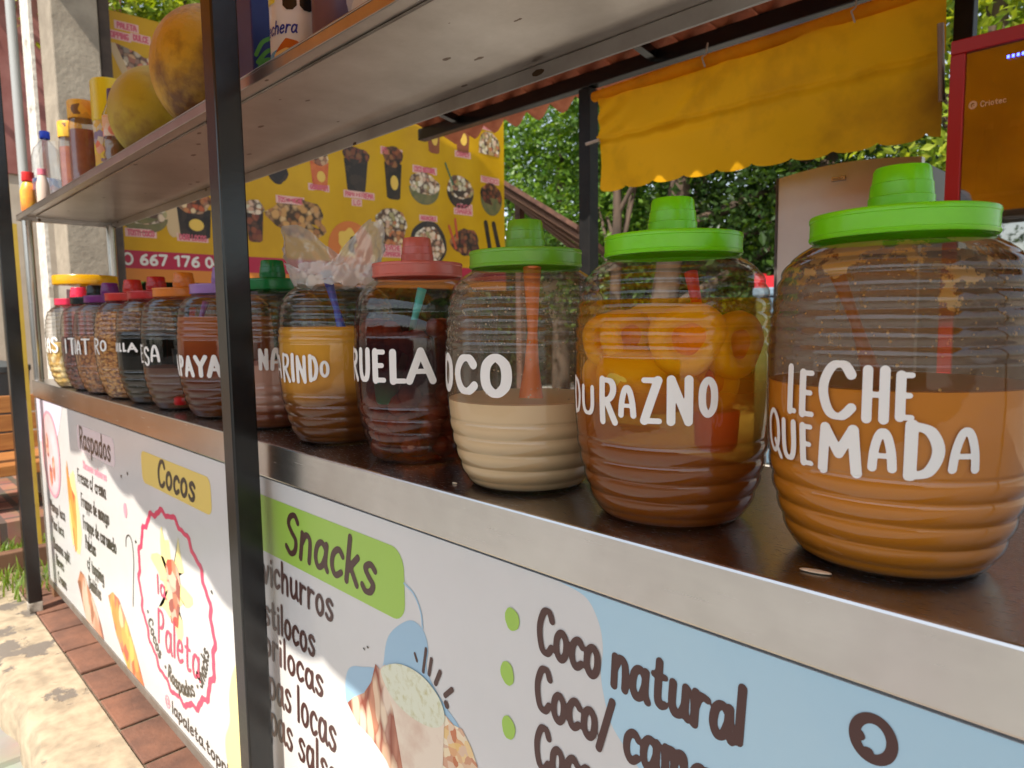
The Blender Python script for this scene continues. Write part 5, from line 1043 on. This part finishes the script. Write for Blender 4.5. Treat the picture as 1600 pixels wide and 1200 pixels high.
# raised paving with grass to the left
structure('raised_paving', MB().box(-9, -4.72, -1.6, 3.0, -1.129, -.862), BRK)
SOIL = pbr('dry_soil', (.26, .18, .11), .95, c2=(.16, .11, .06), scale=9, bump=.6, bscale=40)
structure('planting_bed', MB().box(-4.71, -4.105, -1.6, 3.0, -1.129, -1.02), SOIL)
te = thing('timber_edging', 'dark brown timber edging beam between two strips of grass', 'edging', (-4.3, .3, -1.02)); obj('beam', MB().box(-4.335, -4.27, -1.6, 2.0, -1.02, -.915), pbr('dark_edging', (.12, .055, .035), .8, c2=(.18, .09, .05), scale=8), te, bevel=.006)
GRS = leaf_mat('grass_blades', (.10, .20, .02), (.22, .32, .05)); rgx = random.Random(4); vs = []; fs = []
for k in range(2600):
    q = rgx.random()
    if q < .5: x = rgx.uniform(-4.70, -4.36)
    else: x = rgx.gauss(-4.0, .16)
    y = rgx.uniform(-.9, .5)
    if -4.35 < x < -4.25 or x > -3.72: continue
    if q > .5 and rgx.random() < .35: continue
    h = rgx.uniform(.03, .10); a = rgx.uniform(0, 6.28); b_ = rgx.uniform(.2, .9) * h; zb = -1.02 if x < -4.104 else -1.0
    dx, dy = math.cos(a), math.sin(a); wv = .004; i = len(vs)
    vs += [(x - dy * wv, y + dx * wv, zb), (x + dy * wv, y - dx * wv, zb), (x + dx * b_ * .5 + dy * wv * .8, y + dy * b_ * .5 - dx * wv * .8, zb + h * .7), (x + dx * b_ * .5 - dy * wv * .8, y + dy * b_ * .5 + dx * wv * .8, zb + h * .7), (x + dx * b_, y + dy * b_, zb + h)]
    fs += [(i, i + 1, i + 2, i + 3), (i + 3, i + 2, i + 4)]
tag(obj('grass', MB().add(vs, fs), GRS, None), 'green grass tufts growing along the timber edging at the left', 'grass', None, 'stuff')
WOOD = pbr('orange_varnished_wood', (.46, .19, .05), .5, c2=(.33, .12, .03), scale=5, stretch=(6, .6, 6), bump=.15)
be = thing('wooden_bench', 'orange brown slatted wooden bench on the brick paving at the left', 'bench', (-5.15, -.35, -.862))
for k in range(3): obj('back_slat', MB().box(-5.08, -5.05, -1.4, .36, -.50 + .112 * k, -.40 + .112 * k), WOOD, be, bevel=.004)
obj('seat', MB().box(-5.04, -4.93, -1.4, .36, -.64, -.575), WOOD, be, bevel=.005); obj('seat', MB().box(-5.49, -5.05, -1.4, .36, -.615, -.577), WOOD, be, bevel=.005)
GREYW = pbr('pale_leg_wood', (.46, .38, .28), .7)
for y in (-1.3, -.45, .30):
    obj('leg', MB().box(-5.045, -4.97, y - .03, y + .03, -.861, -.641), GREYW, be); obj('leg', MB().box(-5.47, -5.40, y - .03, y + .03, -.861, -.616), GREYW, be)
    obj('back_post', MB().box(-5.115, -5.0805, y - .03, y + .03, -.576, -.12), GREYW, be)
bi = thing('grey_bin', 'dark slate grey plastic bin behind the wooden bench', 'bin', (-6.4, .1, -.862))
obj('bin', MB().lathe([(1e-4, .0), (.22, .0), (.27, .75), (.28, .76), (.28, .80), (1e-4, .86)], 32, (-6.5, .18, -.861)), pbr('slate_plastic', (.07, .08, .085), .5), bi, smooth=True)
hw = thing('house_wall', 'pale rendered house wall with a maroon upper band far left', 'wall', (-8, -2, -1.13))
obj('wall', MB().box(-8.3, -8.0, -5, 1.7, -1.13, 1.65), pbr('pale_render', (.55, .48, .38), .85, c2=(.45, .38, .29), scale=4), hw); obj('upper_band', MB().box(-8.32, -7.98, -5, 1.71, 1.652, 3.8), pbr('maroon_paint', (.24, .075, .06), .7, c2=(.32, .13, .11), scale=5), hw)
obj('window_frame', MB().box(-7.999, -7.97, -.75, .15, .0, 1.1), pbr('dark_frame', (.03, .025, .02), .5), hw)

# ------------------------------------------------------------------ neighbouring roof, trees
nr = thing('neighbour_roof', 'dark brown ribbed lean to roof seen beyond the banner', 'roof', (-6.5, 6.4, 1.2))
BRN = pbr('dark_brown_roof', (.07, .032, .022), .7, c2=(.16, .075, .05), scale=8)
A = Vector((-7.4, 6.0, 2.32)); Bv = Vector((-5.62, 6.0, 1.32)); dp = Vector((0, .9, -.425)); up = Vector((.03, 0, .05))
mb = MB(); P = [A, Bv, Bv + dp, A + dp]; mb.add(P + [p + up for p in P], [(0, 1, 2, 3), (4, 7, 6, 5), (0, 4, 5, 1), (1, 5, 6, 2), (2, 6, 7, 3), (3, 7, 4, 0)]); obj('roof_sheet', mb, BRN, nr)
for k in range(4):
    o_ = Vector((0, .1 + .21 * k, -.055 - .472 * (.1 + .21 * k))); mb = MB().tube([A + o_, Bv + o_ - Vector((.1, 0, 0)) * k], .028, 6); obj('batten', mb, pbr('pale_batten', (.22, .12, .08), .7), nr)
obj('support_post', MB().box(-7.2, -7.1, 6.5, 6.6, -1.13, 1.93), BRN, nr)
BARK = pbr('grey_brown_bark', (.12, .08, .055), .9, c2=(.05, .035, .025), scale=9, bump=.7, bscale=22, stretch=(1, 1, .25))
def tree(label, x, y, h, crowns, leafm, nleaf, tr=.12, lsz=.085, branches=6, seed=1, lean=(0, 0)):
    t = thing('tree', label, 'tree', (x, y, -1.13), 'trees behind the kiosk'); rg_ = random.Random(seed)
    top = Vector((lean[0], lean[1], h))
    tp = [Vector((0, 0, 0)), Vector((lean[0] * .2, lean[1] * .2, h * .3)), Vector((lean[0] * .6 + .05, lean[1] * .6, h * .65)), top]
    obj('trunk', MB().tube(tp, [tr * 1.2, tr, tr * .75, tr * .35], 12), BARK, t, smooth=True, local=True)
    for k in range(branches):
        c, r = crowns[k % len(crowns)]; s_ = tp[1].lerp(tp[2], rg_.random()); e_ = Vector(c) + Vector((rg_.uniform(-.6, .6) * r[0], rg_.uniform(-.6, .6) * r[1], rg_.uniform(-.4, .4) * r[2]))
        mid = s_.lerp(e_, .5) + Vector((rg_.uniform(-.2, .2), rg_.uniform(-.2, .2), .15))
        obj('branch', MB().tube([s_, mid, e_], [tr * .42, tr * .26, tr * .08], 8), BARK, t, smooth=True, local=True)
    vs = []; fs = []; tot = sum(r[0] * r[1] * r[2] for _, r in crowns)
    for c, r in crowns:
        m = int(nleaf * r[0] * r[1] * r[2] / tot); cl = []
        for _ in range(max(m // 85, 4)):
            d = Vector((rg_.gauss(0, 1), rg_.gauss(0, 1), rg_.gauss(0, 1))).normalized() * (rg_.random() ** .45); cl.append((Vector(c) + Vector((d.x * r[0], d.y * r[1], d.z * r[2])), rg_.uniform(.16, .42)))
        for _ in range(m):
            q, s_ = rg_.choice(cl); p = q + Vector((rg_.gauss(0, s_), rg_.gauss(0, s_), rg_.gauss(0, s_ * .7)))
            L_ = lsz * rg_.uniform(.45, 1.1) * (1.6 if rg_.random() < .2 else 1); a = Vector((rg_.gauss(0, 1), rg_.gauss(0, 1), rg_.gauss(-.3, .7))).normalized(); b_ = a.cross(Vector((rg_.gauss(0, 1), rg_.gauss(0, 1), rg_.gauss(0, 1)))).normalized(); n2 = a.cross(b_)
            i = len(vs); vs += [p - a * L_ * .5, p + b_ * L_ * .26 + n2 * L_ * .06, p + a * L_ * .5, p - b_ * L_ * .26 + n2 * L_ * .06]; fs.append((i, i + 1, i + 2)); fs.append((i, i + 2, i + 3))
    obj('crown', MB().add(vs, fs), leafm, t, local=True)
LF1 = leaf_mat('bright_leaves', (.04, .12, .012), (.20, .34, .045)); LF2 = leaf_mat('yellow_green_leaves', (.14, .24, .014), (.36, .42, .04)); LF3 = leaf_mat('dark_leaves', (.018, .05, .010), (.06, .12, .018))
tree('bright green leafy tree seen left of the rear post, above the brown roof', -8.2, 8.6, 4.6, [((0, 0, 3.6), (2.0, 1.3, 1.9)), ((1.6, -.3, 2.4), (1.5, 1.0, 1.3)), ((-1.2, 0, 5), (1.8, 1.2, 1.3))], LF1, 20000, .14, seed=1, lsz=.11)
tree('tree with a pale slender trunk right of the rear post under the canvas', -6.1, 7.4, 4.4, [((0, .7, 4.9), (1.8, 1.2, 1.2)), ((-.8, 1.0, 3.0), (.9, .6, 1.2))], LF1, 14000, .085, seed=2, lsz=.11)
tree('tree with a thick dark trunk behind the DURAZNO jar lid', -5.6, 7.7, 4.6, [((.3, .6, 5.2), (2.0, 1.3, 1.1)), ((1.5, 1.6, 3.0), (1.3, .8, 1.2))], LF1, 14000, .20, seed=3, lean=(.5, 0), lsz=.11)
tree('dark evergreen tree behind the silver refrigerator', -3.6, 8.4, 5.0, [((0, 0, 3.6), (2.2, 1.2, 2.2)), ((.4, 0, 1.6), (2.0, 1.0, 1.2))], LF3, 26000, .15, seed=4, lsz=.11)
tree('sunlit tree above the red drinks cooler', -1.6, 7.0, 5.2, [((0, 0, 4.2), (1.9, 1.4, 1.5)), ((.6, 0, 2.4), (1.5, 1.1, 1.3))], LF2, 14000, .14, seed=5, lsz=.11)
tree('yellow green sunlit tree above the left end of the banner', -8.6, 2.6, 5.6, [((0, 0, 5.0), (1.5, 1.8, 1.5)), ((.3, 1.6, 4.4), (1.2, 1.2, 1.2)), ((0, -1.4, 4.8), (1.2, 1.2, 1.1))], LF2, 24000, .13, seed=6, lsz=.11)
tree('tall dark leafy tree farther back behind the slender trunks', -7.2, 11.5, 5.5, [((0, 0, 3.2), (3.2, 1.2, 2.6)), ((2.7, 0, 2.6), (2.4, 1.1, 2.2)), ((-2.7, 0, 3.4), (2.6, 1.1, 2.4))], LF3, 30000, .2, seed=7, lsz=.14)
def hedge(label, x0, x1, y0, y1, h, n, m, seed):
    t = thing('hedge', label, 'hedge', ((x0 + x1) / 2, (y0 + y1) / 2, -1.13)); rg_ = random.Random(seed); vs = []; fs = []
    obj('sky_blocker', MB().box(x0 + .25, x1 - .25, y0 + .25, y1 - .25, -1.13, -1.13 + h * .86), pbr('hedge_core', (.012, .02, .008), .9), t)  # solid dark box added inside to block sky between the leaves
    for _ in range(n):
        p = Vector((rg_.uniform(x0, x1), rg_.uniform(y0, y1), -1.1 + h * rg_.random() ** .8)); hh = 1 + .18 * math.sin(1.7 * p.x + .9 * p.y) + .1 * math.sin(4.1 * p.x + 2)
        p.z = -1.13 + (p.z + 1.13) * hh; L_ = .15 * rg_.uniform(.6, 1.4)
        a = Vector((rg_.gauss(0, 1), rg_.gauss(0, 1), rg_.gauss(0, .8))).normalized(); b_ = a.cross(Vector((rg_.gauss(0, 1), rg_.gauss(0, 1), rg_.gauss(0, 1)))).normalized(); i = len(vs)
        vs += [p - a * L_ * .5, p + b_ * L_ * .28, p + a * L_ * .5, p - b_ * L_ * .28]; fs.append((i, i + 1, i + 2, i + 3))
    obj('foliage', MB().add(vs, fs), m, t)
hedge('long dark green hedge closing the view behind the trees', -15, 3, 12.9, 14.2, 3.6, 26000, LF3, 1)
hedge('dark green hedge behind the yellow banner at the left', -10.6, -9.4, -2.5, 12.5, 2.6, 20000, LF3, 2)
# street in front of the stall (seen in the reflections)
structure('road', MB().add([(-60, -16, -1.125), (60, -16, -1.125), (60, -4.2, -1.125), (-60, -4.2, -1.125)], [(0, 1, 2, 3)]), pbr('asphalt', (.055, .054, .052), .9, c2=(.04, .04, .038), scale=20, bump=.3))
hedge('dark green hedge across the road in front of the stall', -22, 16, -19, -17.5, 3.4, 9000, LF3, 3)
